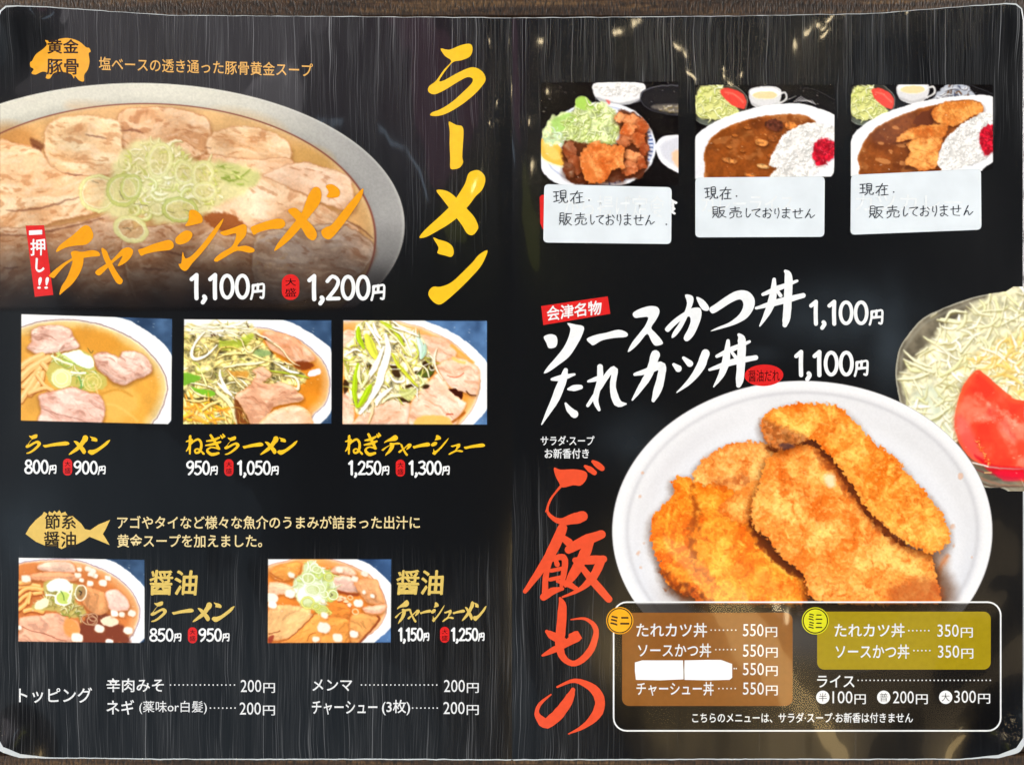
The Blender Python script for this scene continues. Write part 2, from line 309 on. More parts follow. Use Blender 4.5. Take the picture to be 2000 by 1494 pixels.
def pic_ramen():
    c = Cv(38, 610, 340, 832, 1.2); T = tr(30, 600, 6.225)
    q, d = plate(c, T([(-200,60),(600,20),(1260,130),(1480,215),(1700,360),(1900,580),(2010,980),(1930,1290),(1830,1450),(1500,1700),(-200,1700)]),
      T([(-150,330),(80,240),(350,165),(620,150),(900,180),(1200,270),(1450,400),(1650,570),(1800,780),(1850,960),(1820,1130),(1760,1270),(1680,1390),(1400,1600),(-150,1600)]))
    c.fill(T([(660,290),(900,250),(1200,350),(1260,520),(1000,560),(780,460)]), (212, 148, 54), 12, .7, True, 4)
    c.fill(T([(1100,1000),(1400,960),(1500,1200),(1200,1400),(1050,1200)]), (236, 190, 104), 14, .6, True, 4)
    c.stroke(T([(1090,1180),(1200,1190),(1330,1260),(1480,1380)]), (243, 200, 115), 3.4, 4, .6); c.stroke(T([(1060,1050),(1250,1000),(1420,1080)]), (190, 125, 35), 4, 4, .5)
    for p, a, s in (([(220,260),(430,215),(640,250),(700,340),(780,480),(640,530),(300,570),(180,530),(140,490),(200,420),(190,350)], .05, 1),
                 ([(960,580),(1080,545),(1200,580),(1260,610),(1300,545),(1440,530),(1560,580),(1650,690),(1660,780),(1560,850),(1460,880),(1330,950),(1230,930),(1120,850),(1010,760),(970,680)], .5, 2)):
        c.meat(T(p), (222, 180, 162), (246, 220, 206), (160, 106, 86), s, a, 3, .5, (170, 105, 60), 1.2, 9, 14)
    for p, w in (([(60,730),(180,640),(330,580)],70),([(60,860),(200,730),(400,620)],90),([(90,960),(230,820),(330,700)],60),([(60,1130),(160,980),(280,800)],75),([(180,1050),(290,920),(330,800)],70),([(260,820),(350,940),(420,1000)],40),([(170,1040),(350,980),(450,1010)],45),([(330,680),(400,760)],60)):
        c.stroke(T([(x + 4, y + 14) for x, y in p]), (150, 85, 30), w / 5.4, 2.5, .7); c.stroke(T(p), (236, 184, 118), w / 6.2, 1.6); c.stroke(T([(x, y - w * .15) for x, y in p]), (250, 212, 155), w / 18, 2, .8)
    c.fill(T([(460,640),(620,560),(780,520),(940,600),(960,740),(1100,860),(1080,980),(860,1020),(700,960),(560,1000),(440,940),(380,800)]), (196, 184, 98), 4, .95, True, 2)
    c.strands(T([(450,620),(600,560),(940,760),(1080,900),(860,1000),(600,760)]), 60, (8, 26), (1, 3), ((230, 234, 190), (150, 180, 70), (205, 205, 110), (240, 242, 220)), .4, .7, 3, (110, 120, 40), .6, .4)
    c.fill(T([(560,570),(680,540),(780,520),(850,570),(940,620),(950,730),(870,750),(760,700),(640,640)]), (238, 243, 224), 1.6, 1, True, 1); c.stroke(T([(660,640),(760,710),(870,750),(945,735)]), (150, 180, 80), 1.6, 1.5, .9)
    c.stroke(T([(440,590),(560,650),(690,700)]), (238, 240, 205), 4, 1.5); c.stroke(T([(500,560),(600,600),(700,670)]), (200, 214, 130), 3, 1.5)
    c.fill(T([(440,820),(520,750),(640,760),(680,830),(640,940),(550,980),(460,930)]), (222, 226, 158), 2, 1, True, 1); c.ring(*T([(560, 860)])[0], 12, 12, 0, 1.5, (244, 246, 205), None); c.ring(*T([(565, 870)])[0], 18, 17, 0, 1.4, (238, 240, 205), None)
    c.ring(*T([(940, 910)])[0], 17, 17, 0, 1.6, (226, 214, 140), (214, 196, 110), .6); c.ring(*T([(940, 910)])[0], 11, 11, 0, 1.3, (236, 222, 150), None)
    c.stroke(T([(770,850),(800,920),(790,1000)]), (110, 165, 90), 2.6, 1.5); c.stroke(T([(680,790),(760,800),(850,800)]), (246, 246, 228), 4, 1.5); c.stroke(T([(880,500),(920,560),(945,530)]), (60, 70, 40), 1.3, 1.5, .8)
    c.stroke(T([(970,950),(1010,1060),(1040,1110)]), (232, 200, 135), 2.2, 1.5)
    c.meat(T([(300,1060),(500,1010),(700,970),(900,1040),(1020,1060),(1080,1170),(1090,1300),(1060,1390),(1000,1500),(310,1500),(310,1250),(290,1150)]), (228, 186, 170), (246, 218, 204), (178, 124, 104), 8, .3, 3, .5, (180, 110, 60), 1.2, 12, 16)
    c.stroke(T([(320,1230),(480,1290),(700,1340),(880,1400)]), (150, 100, 85), 1.3, 1.5, .8)
    return finish(c, [(42, 614), (336, 623), (334, 822), (328, 828), (41, 821)])
def pic_negi():
    c = Cv(354, 620, 650, 832, 1.2); T = tr(340, 610, 6.225); F = slice(None), slice(None)
    plate(c, T([(-200,-60),(900,40),(1350,100),(1600,220),(1800,350),(1910,460),(2000,780),(1960,1050),(1900,1220),(1770,1360),(1500,1600),(-200,1600)]),
      T([(-150,300),(500,180),(1050,185),(1250,230),(1500,320),(1700,470),(1830,620),(1890,780),(1890,950),(1840,1110),(1680,1270),(1500,1500),(-150,1500)]), 1.1, (130, 110, 130), ((236, 214, 190), (232, 176, 110), (220, 140, 42)), white=(248, 248, 248))
    c.meat(T([(1080,240),(1300,250),(1480,320),(1640,450),(1720,560),(1600,620),(1450,600),(1300,520),(1150,420)]), (230, 175, 140), (244, 206, 180), (200, 130, 85), 3, .6, 3, .3, (225, 150, 85), 1.2, 5)
    c.fill(T([(1480,600),(1620,600),(1700,650),(1620,700),(1480,690)]), (130, 60, 25), 3, .9, True, 2); c.fill(T([(1640,720),(1760,680),(1775,750),(1640,780)]), (236, 226, 232), 1.5)
    heap = T([(110,240),(350,160),(900,130),(1000,260),(1250,540),(1600,760),(1520,880),(1100,880),(950,850),(820,950),(760,1080),(700,1370),(100,1370)])
    c.fill(heap, (214, 198, 130), 5, 1, True, 3); q, d = c.sdf(heap, 3); c.noise(q, (d < 0) * 1.0, 9, .9, 8)
    c.strands(heap, 150, (10, 42), (1, 3), ((246, 236, 190), (252, 248, 226), (232, 220, 140), (196, 204, 100), (242, 222, 150)), .25, .6, 12, (115, 90, 30), .6, .55)
    c.fill(T([(110,740),(250,760),(330,790),(300,830),(200,860),(110,880)]), (120, 175, 50), 3, .95, True, 2); c.fill(T([(190,900),(300,930),(480,960),(500,1000),(420,1025),(300,980)]), (128, 185, 50), 2, 1, True, 1)
    c.fill(T([(120,950),(200,1040),(420,1030),(560,1120),(640,1180),(560,1200),(350,1100),(120,1080)]), (70, 62, 30), 4, .85, True, 2)
    c.fill(T([(550,330),(620,360),(760,330),(940,260),(960,300),(880,400),(700,460),(560,440)]), (160, 180, 50), 4, .7, True, 3); c.fill(T([(640,700),(760,720),(900,720),(880,790),(700,770)]), (214, 150, 60), 4, .8, True, 2)
    c.fill(T([(960,470),(1080,450),(1190,500),(1060,540),(980,520)]), (140, 170, 110), 3, .8, True, 2)
    c.strands(T([(120,1060),(560,1100),(720,1370),(110,1370)]), 60, (14, 40), (2, 5), ((248, 190, 80), (240, 170, 60), (250, 226, 150), (236, 210, 60)), .6, .7, 5, (190, 110, 30), .6, .5)
    c.strands(T([(130,240),(300,150),(900,140),(950,220),(700,280)]), 50, (20, 60), (1.6, 4), ((252, 250, 240), (244, 236, 210), (232, 232, 200)), .05, .25, 7, (180, 165, 120), .25, .4)
    W = (250, 248, 236)
    for p, w, cc in (([(370,240),(260,370),(210,500),(260,570),(400,520),(520,400)],6,W),([(480,580),(640,510),(900,500),(1080,570),(1200,600)],4,(246,232,160)),([(500,560),(560,440),(700,420),(800,460)],2.4,(240,214,120)),([(650,290),(800,320),(860,440),(930,490),(1000,420),(1080,390)],2.6,(248,236,190)),
       ([(600,670),(780,640),(1000,620),(1100,600)],4.5,(252,244,205)),([(560,700),(570,800),(640,940),(740,1060)],6,W),([(640,700),(720,790),(820,900),(870,940)],3,(246,236,190)),([(500,900),(540,980),(640,1060),(720,1180),(760,1360)],9,(244,240,190)),([(530,860),(620,940),(700,1010)],8,W),
       ([(1120,700),(1300,730),(1500,760),(1640,800)],4,(176,190,60)),([(1300,670),(1420,720),(1520,740)],5,W),([(1350,770),(1450,780),(1510,850),(1500,930),(1400,890),(1250,840)],5,(252,244,220)),([(1040,280),(1150,340),(1300,440),(1420,590),(1530,650)],3,(250,226,190)),([(760,780),(850,790),(960,840)],3,(240,200,140)),([(780,800),(860,860),(900,900)],2.6,W),
       ([(200,860),(300,870),(420,900),(500,930)],3,(250,248,215)),([(190,900),(280,990),(420,1030)],2.4,(250,246,200)),([(330,720),(370,820),(400,900)],4,(236,240,170)),([(340,1190),(440,1120),(560,1080)],6,(246,224,150)),([(130,1060),(280,1080),(420,1060)],3.5,(240,220,150)),([(760,1120),(850,1180),(900,1290)],2,(210,150,100)),([(960,240),(1100,300),(1200,360)],2.4,W),([(1200,590),(1340,620),(1450,640)],3,(240,236,200))):
        c.stroke([(x + 1, y + 2) for x, y in T(p)], (110, 85, 30), w + 1.6, 2, .55, True); c.stroke(T(p), cc, w, 1.3, 1, True)
        if w > 4: c.stroke([(x, y + w * .25) for x, y in T(p)], tuple(v * .86 for v in cc), w * .3, 1.5, .6, True)
    for i in range(26): x, y = c.rs.uniform(375, 480), c.rs.uniform(640, 690); c.stroke([(x, y), (x + c.rs.uniform(-2, 2), y + 1.5)], (90, 66, 20), 1.8, 1.5, .7)
    for x, y in ((890,160),(480,270),(450,275),(1000,320),(1100,320),(1340,620)): x, y = T([(x, y)])[0]; c.stroke([(x, y), (x + 2.5, y + 2)], (70, 35, 20), 2.6, 1.4, .9)
    c.fill(T([(730,1060),(820,1090),(900,1230),(940,1370),(780,1370)]), (125, 70, 35), 4, .9, True, 2); c.strands(T([(760,1090),(840,1110),(930,1360),(820,1370)]), 12, (8, 22), (1.2, 2.4), ((236, 190, 130), (200, 140, 70)), 1.1, .5, 3)
    c.meat(T([(920,890),(960,830),(1000,760),(950,710),(1060,660),(1130,690),(1180,760),(1080,850),(1200,870),(1300,850),(1430,890),(1500,960),(1580,1030),(1540,1080),(1400,1110),(1200,1160),(1080,1400),(960,1400),(880,1250),(800,1110),(750,1040),(780,980)]), (228, 176, 142), (240, 202, 172), (170, 110, 80), 14, .15, 2.5, .5, (225, 160, 100), 1.3, 16, 12)
    c.meat(T([(1090,1290),(1250,1180),(1450,1130),(1600,1170),(1680,1290),(1620,1400),(1050,1400)]), (238, 192, 158), (250, 220, 195), (220, 150, 95), 16, .1, 4, .35, (240, 170, 90), 1.3, 5)
    return finish(c, [(360, 624), (647, 626), (647, 827), (358, 828)])
def pic_negi_chashu():
    c = Cv(666, 622, 956, 832, 1.2); T = tr(660, 610, 6.225)
    plate(c, T([(-200,-60),(900,60),(1100,120),(1400,250),(1650,430),(1820,620),(1900,850),(1860,1050),(1800,1200),(1640,1370),(1400,1600),(-200,1600)]),
      T([(-150,260),(500,100),(900,150),(1150,240),(1400,370),(1600,560),(1710,760),(1730,900),(1680,1080),(1600,1220),(1480,1370),(1300,1500),(-150,1500)]), 1.0, (190, 150, 130), ((240, 210, 180), (238, 180, 110), (236, 160, 70)), ((100, 134, 172), (40, 60, 92)), (250, 250, 250))
    for i, (p, a) in enumerate((([(60,230),(200,230),(260,330),(240,420),(60,440)],.2), ([(1000,280),(1150,290),(1330,330),(1440,470),(1360,620),(1200,600),(1080,480)],.5),
        ([(1200,640),(1360,560),(1500,560),(1640,620),(1720,700),(1720,880),(1680,1010),(1560,980),(1350,900),(1250,760)],.5), ([(60,980),(150,990),(190,1100),(190,1380),(50,1380)],1.2),
        ([(230,1290),(400,1130),(650,1030),(840,1080),(900,1180),(880,1380),(230,1380)],-.3), ([(900,1080),(1000,950),(1150,790),(1220,740),(1300,830),(1380,960),(1500,1060),(1560,1120),(1480,1260),(1380,1400),(900,1400),(870,1200)],.5))):
        c.meat(T(p), (240, 198, 170), (252, 224, 205), (200, 140, 105), 30 + i, a, 3, .4, (236, 160, 90), 1.3, 8, 14)
    c.stroke(T([(1380,400),(1480,480),(1640,610)]), (240, 170, 80), 6, 3, .9); c.stroke(T([(1400,560),(1480,600),(1540,610)]), (252, 200, 110), 5, 3, .9)
    c.fill(T([(1340,930),(1430,930),(1530,970),(1500,1060),(1420,1010)]), (70, 28, 18), 1.6, 1, False, 1.5); c.stroke(T([(1560,960),(1600,1000),(1680,1010)]), (80, 40, 25), 2.2, 1.5)
    c.fill(T([(960,1290),(1120,1250),(1320,1270),(1400,1360),(1380,1400),(950,1400)]), (248, 186, 96), 4, .9, True, 1); c.stroke(T([(1320,1240),(1400,1240)]), (190, 70, 40), 2, 1.6); c.stroke(T([(1400,1330),(1480,1270),(1540,1220)]), (170, 90, 20), 5, 3, .9)
    c.stroke(T([(1330,770),(1450,790),(1530,740)]), (215, 90, 55), 1.8, 1.6, .9)
    heap = T([(70,440),(200,300),(220,170),(330,100),(600,100),(800,180),(1000,270),(1090,450),(1180,640),(1100,800),(1100,900),(960,980),(880,1080),(700,1060),(560,1090),(450,1150),(250,1240),(180,1100),(120,900),(70,700)])
    c.fill(heap, (230, 218, 168), 4, 1, True, 2); q, d = c.sdf(heap, 3); c.noise(q, (d < 0) * 1.0, 9, .9, 21)
    for p in ([(620,650),(700,630),(740,700),(760,780),(700,790),(640,720)],[(1040,600),(1100,610),(1180,720),(1090,800),(960,760),(930,720),(1020,690)],[(800,900),(900,870),(930,900),(800,930)],[(680,1040),(800,1040),(890,1090),(760,1090)],[(330,650),(410,640),(350,700)],[(70,820),(130,860),(120,960),(70,980)],[(1050,880),(1120,880),(1100,920),(1040,930)]):
        c.fill(T(p), (62, 40, 20), 2.5, .95, True, 1)
    c.fill(T([(950,740),(1080,690),(1170,720),(1080,790)]), (90, 120, 40), 3, .7)
    c.strands(heap, 120, (12, 44), (1.2, 3.4), ((250, 248, 228), (246, 236, 190), (225, 222, 120), (255, 255, 250), (200, 205, 80)), .9, .7, 15, (130, 100, 40), .5, .5)
    G1, G2, W = (176, 205, 30), (205, 210, 60), (253, 252, 246)
    for p, w, cc in (([(250,180),(250,300),(320,440)],10,G1),([(350,280),(400,420),(470,560)],18,(222,222,80)),([(340,120),(420,230),(480,330),(520,420)],7,W),([(430,130),(470,250),(540,330)],6,W),([(520,110),(640,180),(740,290),(800,400)],8,(190,205,50)),([(530,150),(650,260),(780,400),(870,540)],3,(250,246,200)),([(640,200),(780,280),(860,430),(900,540)],3.4,W),
        ([(580,270),(610,430),(590,560),(540,700),(500,860),(420,1010),(270,1230)],15,W),([(560,420),(480,600),(420,720),(330,860)],10,W),([(240,620),(210,800),(200,980),(230,1150)],10,G1),([(400,880),(340,1000),(250,1150)],12,G1),([(260,640),(250,780),(290,900)],6,(246,244,190)),([(380,760),(320,860),(290,920)],6,(240,238,180)),
        ([(660,500),(740,650),(850,770),(970,900)],7,G2),([(700,440),(800,560),(880,700),(940,800)],4,(250,226,150)),([(970,300),(1010,420),(1010,560)],12,(205,228,215)),([(1060,380),(1060,470),(1020,560)],7,(180,212,190)),([(980,220),(990,300)],2.5,(110,160,120)),([(1020,640),(1080,700),(1110,800)],3.4,(250,246,210)),([(1200,440),(1170,560),(1190,680),(1280,820)],4,(250,232,212)),
        ([(660,180),(800,210),(980,290)],5,W),([(640,780),(700,840),(800,830),(800,770)],4.5,W),([(980,760),(1040,850),(1000,900)],5,(225,240,180)),([(470,1130),(500,1040),(650,920)],9,(252,248,236)),([(540,1100),(620,1030),(830,990),(940,910)],5,(248,244,205)),([(420,1060),(420,1180),(370,1350)],5,(250,214,170)),([(120,610),(220,590),(300,580)],3,(240,238,170)),([(100,520),(200,450),(280,480)],4,W),([(160,410),(240,400)],7,(195,195,70)),([(880,340),(950,400),(970,520),(880,600)],3,(215,222,90)),([(620,690),(760,690)],4,W)):
        c.stroke([(x + 1, y + 2) for x, y in T(p)], (110, 85, 30), w + 1.6, 2.2, .5, True); c.stroke(T(p), cc, w, 1.3, 1, True)
        if w > 5: c.stroke([(x + w * .22, y) for x, y in T(p)], tuple(v * .84 for v in cc), w * .22, 1.5, .6, True); c.stroke([(x - w * .2, y) for x, y in T(p)], tuple(min(255, v * 1.1 + 14) for v in cc), w * .2, 1.5, .6, True)
    c.fill(T([(740,960),(850,920),(960,960),(880,1070),(790,1030)]), (196, 200, 120), 3, .7, True, 1)
    return finish(c, [(671, 626), (951, 627), (951, 829), (669, 828)])
def cubes(c, T, L, cc=(252, 244, 234)):
    r = random.Random(3)
    for i_, (x, y, s, a) in enumerate(L):
        if i_ % 5 in (1, 3): continue
        s *= .88
        x, y = T([(x, y)])[0]; p = [(x + s * k * math.cos(a + b), y + s * .78 * k * math.sin(a + b)) for b, k in ((.7, 1), (2.3, .9), (3.9, 1.05), (5.5, .95))]
        c.shadow(p, 4, .35, 1, 2, (150, 90, 50), False); f = r.uniform(.93, 1.02); s_ = r.uniform(.62, 1.0); p = [(x + (u - x) * s_, y + (v - y) * s_) for u, v in p]; c.fill(p, (234, 206, 180), 2.4, .95, True, 1.2, 4, int(x)); p = [(u - .5, v - 1.1) for u, v in p]
        c.fill(p, [min(255, t * f) for t in cc], 2.8, r.uniform(.6, .95), True, 1.0, 4, int(y))
def pic_shoyu():
    c = Cv(32, 1085, 286, 1258, 1.2); T = tr(20, 1070, 7.114)
    plate(c, T([(-200,-60),(900,40),(1380,170),(1600,290),(1760,430),(1870,560),(1950,850),(1900,1180),(1810,1310),(1500,1600),(-200,1600)]),
      T([(-200,330),(120,215),(400,165),(800,155),(1050,205),(1300,300),(1500,420),(1680,590),(1790,800),(1800,940),(1740,1130),(1640,1270),(1400,1500),(-200,1500)]), 1.2, (140, 110, 130), ((240, 220, 200), (225, 165, 110), (205, 125, 65)), white=(242, 246, 250))
    c.fill(T([(1150,900),(1300,900),(1560,1080),(1660,1270),(1600,1320),(900,1320),(950,1100)]), (128, 62, 38), 6, .95, True, 4); c.fill(T([(120,240),(350,200),(420,260),(380,350),(120,360)]), (212, 132, 72), 5, .9)
    for i, (p, a, b) in enumerate((([(390,240),(560,180),(850,200),(900,330),(760,340),(420,310)],0,(242,202,178)), ([(250,380),(500,330),(850,350),(950,430),(800,460),(300,440)],0,(228,165,122)), ([(1030,540),(1180,560),(1330,640),(1380,780),(1350,880),(1220,930),(1120,880),(1010,760)],1.3,(226,160,105)),
        ([(1330,600),(1480,580),(1620,700),(1650,850),(1500,880),(1390,860),(1340,740)],.6,(240,200,185)), ([(140,970),(400,930),(620,900),(780,960),(920,1010),(970,1130),(930,1230),(800,1330),(120,1330),(130,1150)],.35,(236,178,148)))):
        c.meat(T(p), b, tuple(min(255, v + 14) for v in b), tuple(v * .75 for v in b), 50 + i, a, 3, .4, (206, 120, 70), 1.2, 7, 14)
    c.fill(T([(780,970),(900,1010),(965,1120),(920,1230),(800,1220),(740,1120)]), (232, 150, 72), 6, .8)
    c.stroke(T([(160,1090),(300,1150),(480,1190),(640,1260),(780,1290)]), (150, 80, 55), 1.5, 1.6, .9)
    for p, w in (([(120,540),(250,510),(400,530)],60),([(120,640),(240,560),(440,570)],55),([(120,740),(230,650),(430,620)],50),([(120,850),(220,760),(280,640)],55),([(200,870),(300,850),(450,880)],60),([(280,620),(250,760)],40),([(130,480),(260,470)],60)):
        c.stroke(T([(x + 4, y + 16) for x, y in p]), (150, 70, 25), w / 6.2, 2.4, .75); c.stroke(T(p), (238, 178, 100), w / 7.2, 1.6); c.stroke(T([(x, y - w * .15) for x, y in p]), (252, 214, 150), w / 20, 2, .8)
    c.fill(T([(460,500),(600,440),(850,470),(1000,560),(900,720),(1050,880),(950,960),(750,950),(650,880),(330,860),(320,780),(480,680)]), (192, 176, 100), 4, .95, True, 3)
    c.strands(T([(480,560),(900,600),(900,800),(1080,900),(1050,980),(700,930),(600,800),(350,800)]), 70, (7, 22), (1, 2.6), ((230, 228, 180), (170, 160, 80), (210, 200, 130), (150, 170, 70)), .5, .9, 4, (110, 90, 40), .8, .5)
    c.fill(T([(500,520),(580,450),(700,420),(820,460),(860,560),(800,600),(640,600),(540,600)]), (228, 238, 226), 2, 1, True, 1); c.ring(*T([(980, 620)])[0], 11, 15, .2, 2.4, (240, 242, 224), (150, 130, 90), .6); c.stroke(T([(960,590),(990,620),(975,650)]), (60, 50, 40), 2.2, 1.5)
    c.ring(*T([(740, 690)])[0], 15, 14, .3, 2.8, (240, 244, 222), (196, 214, 110), .9); c.stroke(T([(700,600),(740,660),(750,720)]), (70, 110, 40), 1.5, 1.5); c.stroke(T([(500,650),(620,660),(640,760),(760,790)]), (244, 248, 235), 3, 1.5); c.stroke(T([(860,500),(850,620),(800,740)]), (236, 242, 220), 3.4, 1.5)
    c.fill(T([(340,780),(440,700),(540,720),(500,820),(360,850)]), (246, 238, 205), 2, .9)
    for x, y, a, b in ((1090,990,14,10),(1150,960,9,7),(1140,1010,10,8)): c.ring(*T([(x, y)])[0], a, b, .2, 1.6, (225, 185, 145), None, edge=(110, 60, 40))
    c.fill(T([(1260,990),(1380,940),(1480,980),(1500,1050),(1380,1090),(1280,1050)]), (240, 218, 190), 2, 1, True, 1)
    cubes(c, T, [(220,430,14,0),(450,475,10,1),(940,380,9,0),(1010,330,8,1),(1080,290,8,2),(1150,320,8,.4),(1060,400,9,1.4),(1180,390,9,.3),(1280,400,9,2),(1360,420,9,0),(960,300,7,0),(1010,260,8,.6),(1120,370,8,.2),(1230,330,8,.9),(990,450,9,.3),(1110,500,9,.2),(1210,490,10,.1),(1290,490,10,.1),(1390,500,11,.2),(1450,915,12,.15),(1550,925,12,.2),(1640,950,12,.2),(1690,910,10,.5),(1640,1060,13,.5),(1640,1150,16,.2),(1240,1120,16,.3),(1060,1150,14,.8),(930,1250,15,.1),(1090,1260,14,.1),(1380,1310,10,.3),(130,1110,9,.2),(1300,350,8,0)])
    return finish(c, [(37, 1089), (282, 1093), (282, 1252), (275, 1255), (36, 1252)])
def pic_shoyu_chashu():
    c = Cv(519, 1086, 769, 1259, 1.2); T = tr(510, 1070, 7.114)
    plate(c, T([(-200,-60),(900,40),(1350,160),(1550,260),(1700,390),(1810,510),(1900,800),(1800,1100),(1570,1310),(1400,1500),(-200,1500)]),
      T([(-100,400),(110,240),(300,190),(700,100),(1100,190),(1350,290),(1550,410),(1680,600),(1740,780),(1720,950),(1600,1130),(1360,1310),(1200,1500),(-200,1500)]), 1.2, (190, 130, 110), ((244, 205, 170), (240, 170, 105), (232, 140, 60)), ((78, 108, 146), (30, 48, 78)), (252, 252, 252))
    for i, (p, a, b) in enumerate((([(120,340),(250,230),(480,190),(560,240),(480,400),(260,450)],.1,(236,160,80)), ([(110,480),(300,480),(470,560),(480,680),(300,640),(110,650)],.2,(246,196,160)), ([(960,310),(1080,240),(1240,260),(1330,370),(1200,380),(1020,360)],.1,(246,196,168)), ([(1000,400),(1230,390),(1320,520),(1370,610),(1230,620),(1060,590),(1000,520)],.15,(244,200,182)),
        ([(1290,480),(1430,420),(1610,440),(1650,560),(1700,700),(1700,780),(1500,770),(1380,640)],.9,(238,172,120)), ([(110,830),(400,790),(700,850),(720,940),(560,1130),(380,1250),(100,1250)],-.9,(244,190,130)), ([(700,900),(780,780),(1000,740),(1200,800),(1240,900),(1140,980),(900,960)],.2,(226,138,60)),
        ([(400,1250),(620,1060),(760,920),(900,950),(1200,980),(1240,1080),(1180,1320),(300,1330)],-.5,(240,160,80)), ([(1240,960),(1400,900),(1600,940),(1620,1000),(1500,1150),(1350,1310),(1250,1300)],.5,(238,170,100)), ([(1400,830),(1560,800),(1730,780),(1720,860),(1620,920),(1480,900)],-.2,(244,190,160)))):
        c.meat(T(p), b, tuple(min(255, v + 16) for v in b), tuple(v * .75 for v in b), 70 + i, a, 3, .4, (214, 125, 65), 1.2, 7, 14)
    c.stroke(T([(1620,950),(1640,1000),(1500,1170),(1380,1300)]), (130, 60, 30), 3.5, 2.4, .9); c.stroke(T([(1070,600),(1180,630),(1340,650)]), (150, 70, 40), 5, 3, .9); c.stroke(T([(720,950),(600,1060),(470,1190),(380,1260)]), (140, 70, 30), 1.8, 1.6, .9)
    c.stroke(T([(640,1290),(680,1200),(760,1170)]), (150, 80, 30), 1.6, 1.5, .8); c.stroke(T([(110,1190),(200,1170),(260,1150)]), (120, 55, 25), 2, 1.5, .8); c.fill(T([(110,1230),(180,1210),(150,1310),(100,1310)]), (150, 60, 40), 2.5, .9); c.stroke(T([(120,340),(220,410),(300,440)]), (170, 90, 40), 2, 1.6, .8)
    for x, y in ((1150,700),(1100,680),(1180,740),(1230,780),(1090,720)): c.fill(T([(x-40,y),(x,y-24),(x+40,y),(x,y+22)]), (248, 208, 170), 1.6); c.stroke(T([(x-20,y+26),(x+40,y+24)]), (150, 60, 35), 1.4, 1.4, .8)
    heap = T([(440,480),(560,350),(600,220),(720,170),(820,260),(960,330),(1000,440),(1060,600),(1040,700),(900,760),(900,900),(780,880),(700,840),(560,800),(480,680)])
    c.fill(heap, (208, 218, 170), 4, 1, True, 2); c.strands(heap, 80, (8, 26), (1.5, 4), ((232, 240, 216), (214, 226, 165), (244, 250, 240), (190, 205, 110)), .4, 1.2, 6, (150, 160, 90), .9, .35)
    c.fill(T([(500,640),(560,540),(680,480),(820,500),(890,600),(850,700),(700,760),(560,760)]), (238, 246, 238), 5, .9, True, 2)
    for x, y, a, b, w, g in ((740,270,8,8,3,0),(780,300,9,7,2,0),(940,400,9,8,2.2,1),(650,760,12,11,3,1),(980,650,10,10,3,1),(1000,650,9,9,2,0),(880,640,7,6,2,0),(860,880,16,6,2,1),(850,850,12,7,2,1),(760,810,8,6,2,1),(1240,685,5,4,1.6,2),(1310,880,6,5,1.8,2),(820,560,10,8,2,0),(660,420,12,10,2.4,0),(720,580,14,10,2,0)):
        c.ring(*T([(x, y)])[0], a, b, .2, w, ((240, 246, 225), (222, 222, 130), (250, 220, 180))[g], None if g == 2 else (190, 196, 120), .5, ((165, 185, 110), (150, 160, 60), (220, 150, 90))[g])
    c.stroke(T([(970,630),(990,650),(960,670)]), (90, 80, 60), 2, 1.5, .9)
    cubes(c, T, [(420,380,10,.3),(320,350,7,.6),(1090,310,11,.2),(1240,320,11,.3),(1440,360,9,.4),(1300,430,9,.3),(1380,390,6,.2),(1550,670,7,.2),(1470,690,10,.5),(1430,620,6,1),(1350,770,13,.1),(1070,930,15,.5),(870,1110,18,.4),(1060,1120,16,.6),(1290,1200,17,.1),(400,640,14,.3),(290,720,13,.1),(150,700,16,.3),(440,710,12,.6),(160,790,14,.2),(760,1270,13,.1),(940,1260,12,.4),(1060,1250,13,.1),(540,290,8,.2),(1230,800,6,.4),(880,940,12,.3),(1500,1040,8,.4),(860,740,6,.3)])
    return finish(c, [(524, 1092), (764, 1092), (763, 1254), (523, 1255)])
def dark_bg(c): F = slice(None), slice(None); n = fbm(c.X, c.Y, 30, 3, 9); c.im[:] = col((16, 13, 15)) * (.6 + n)[..., None]
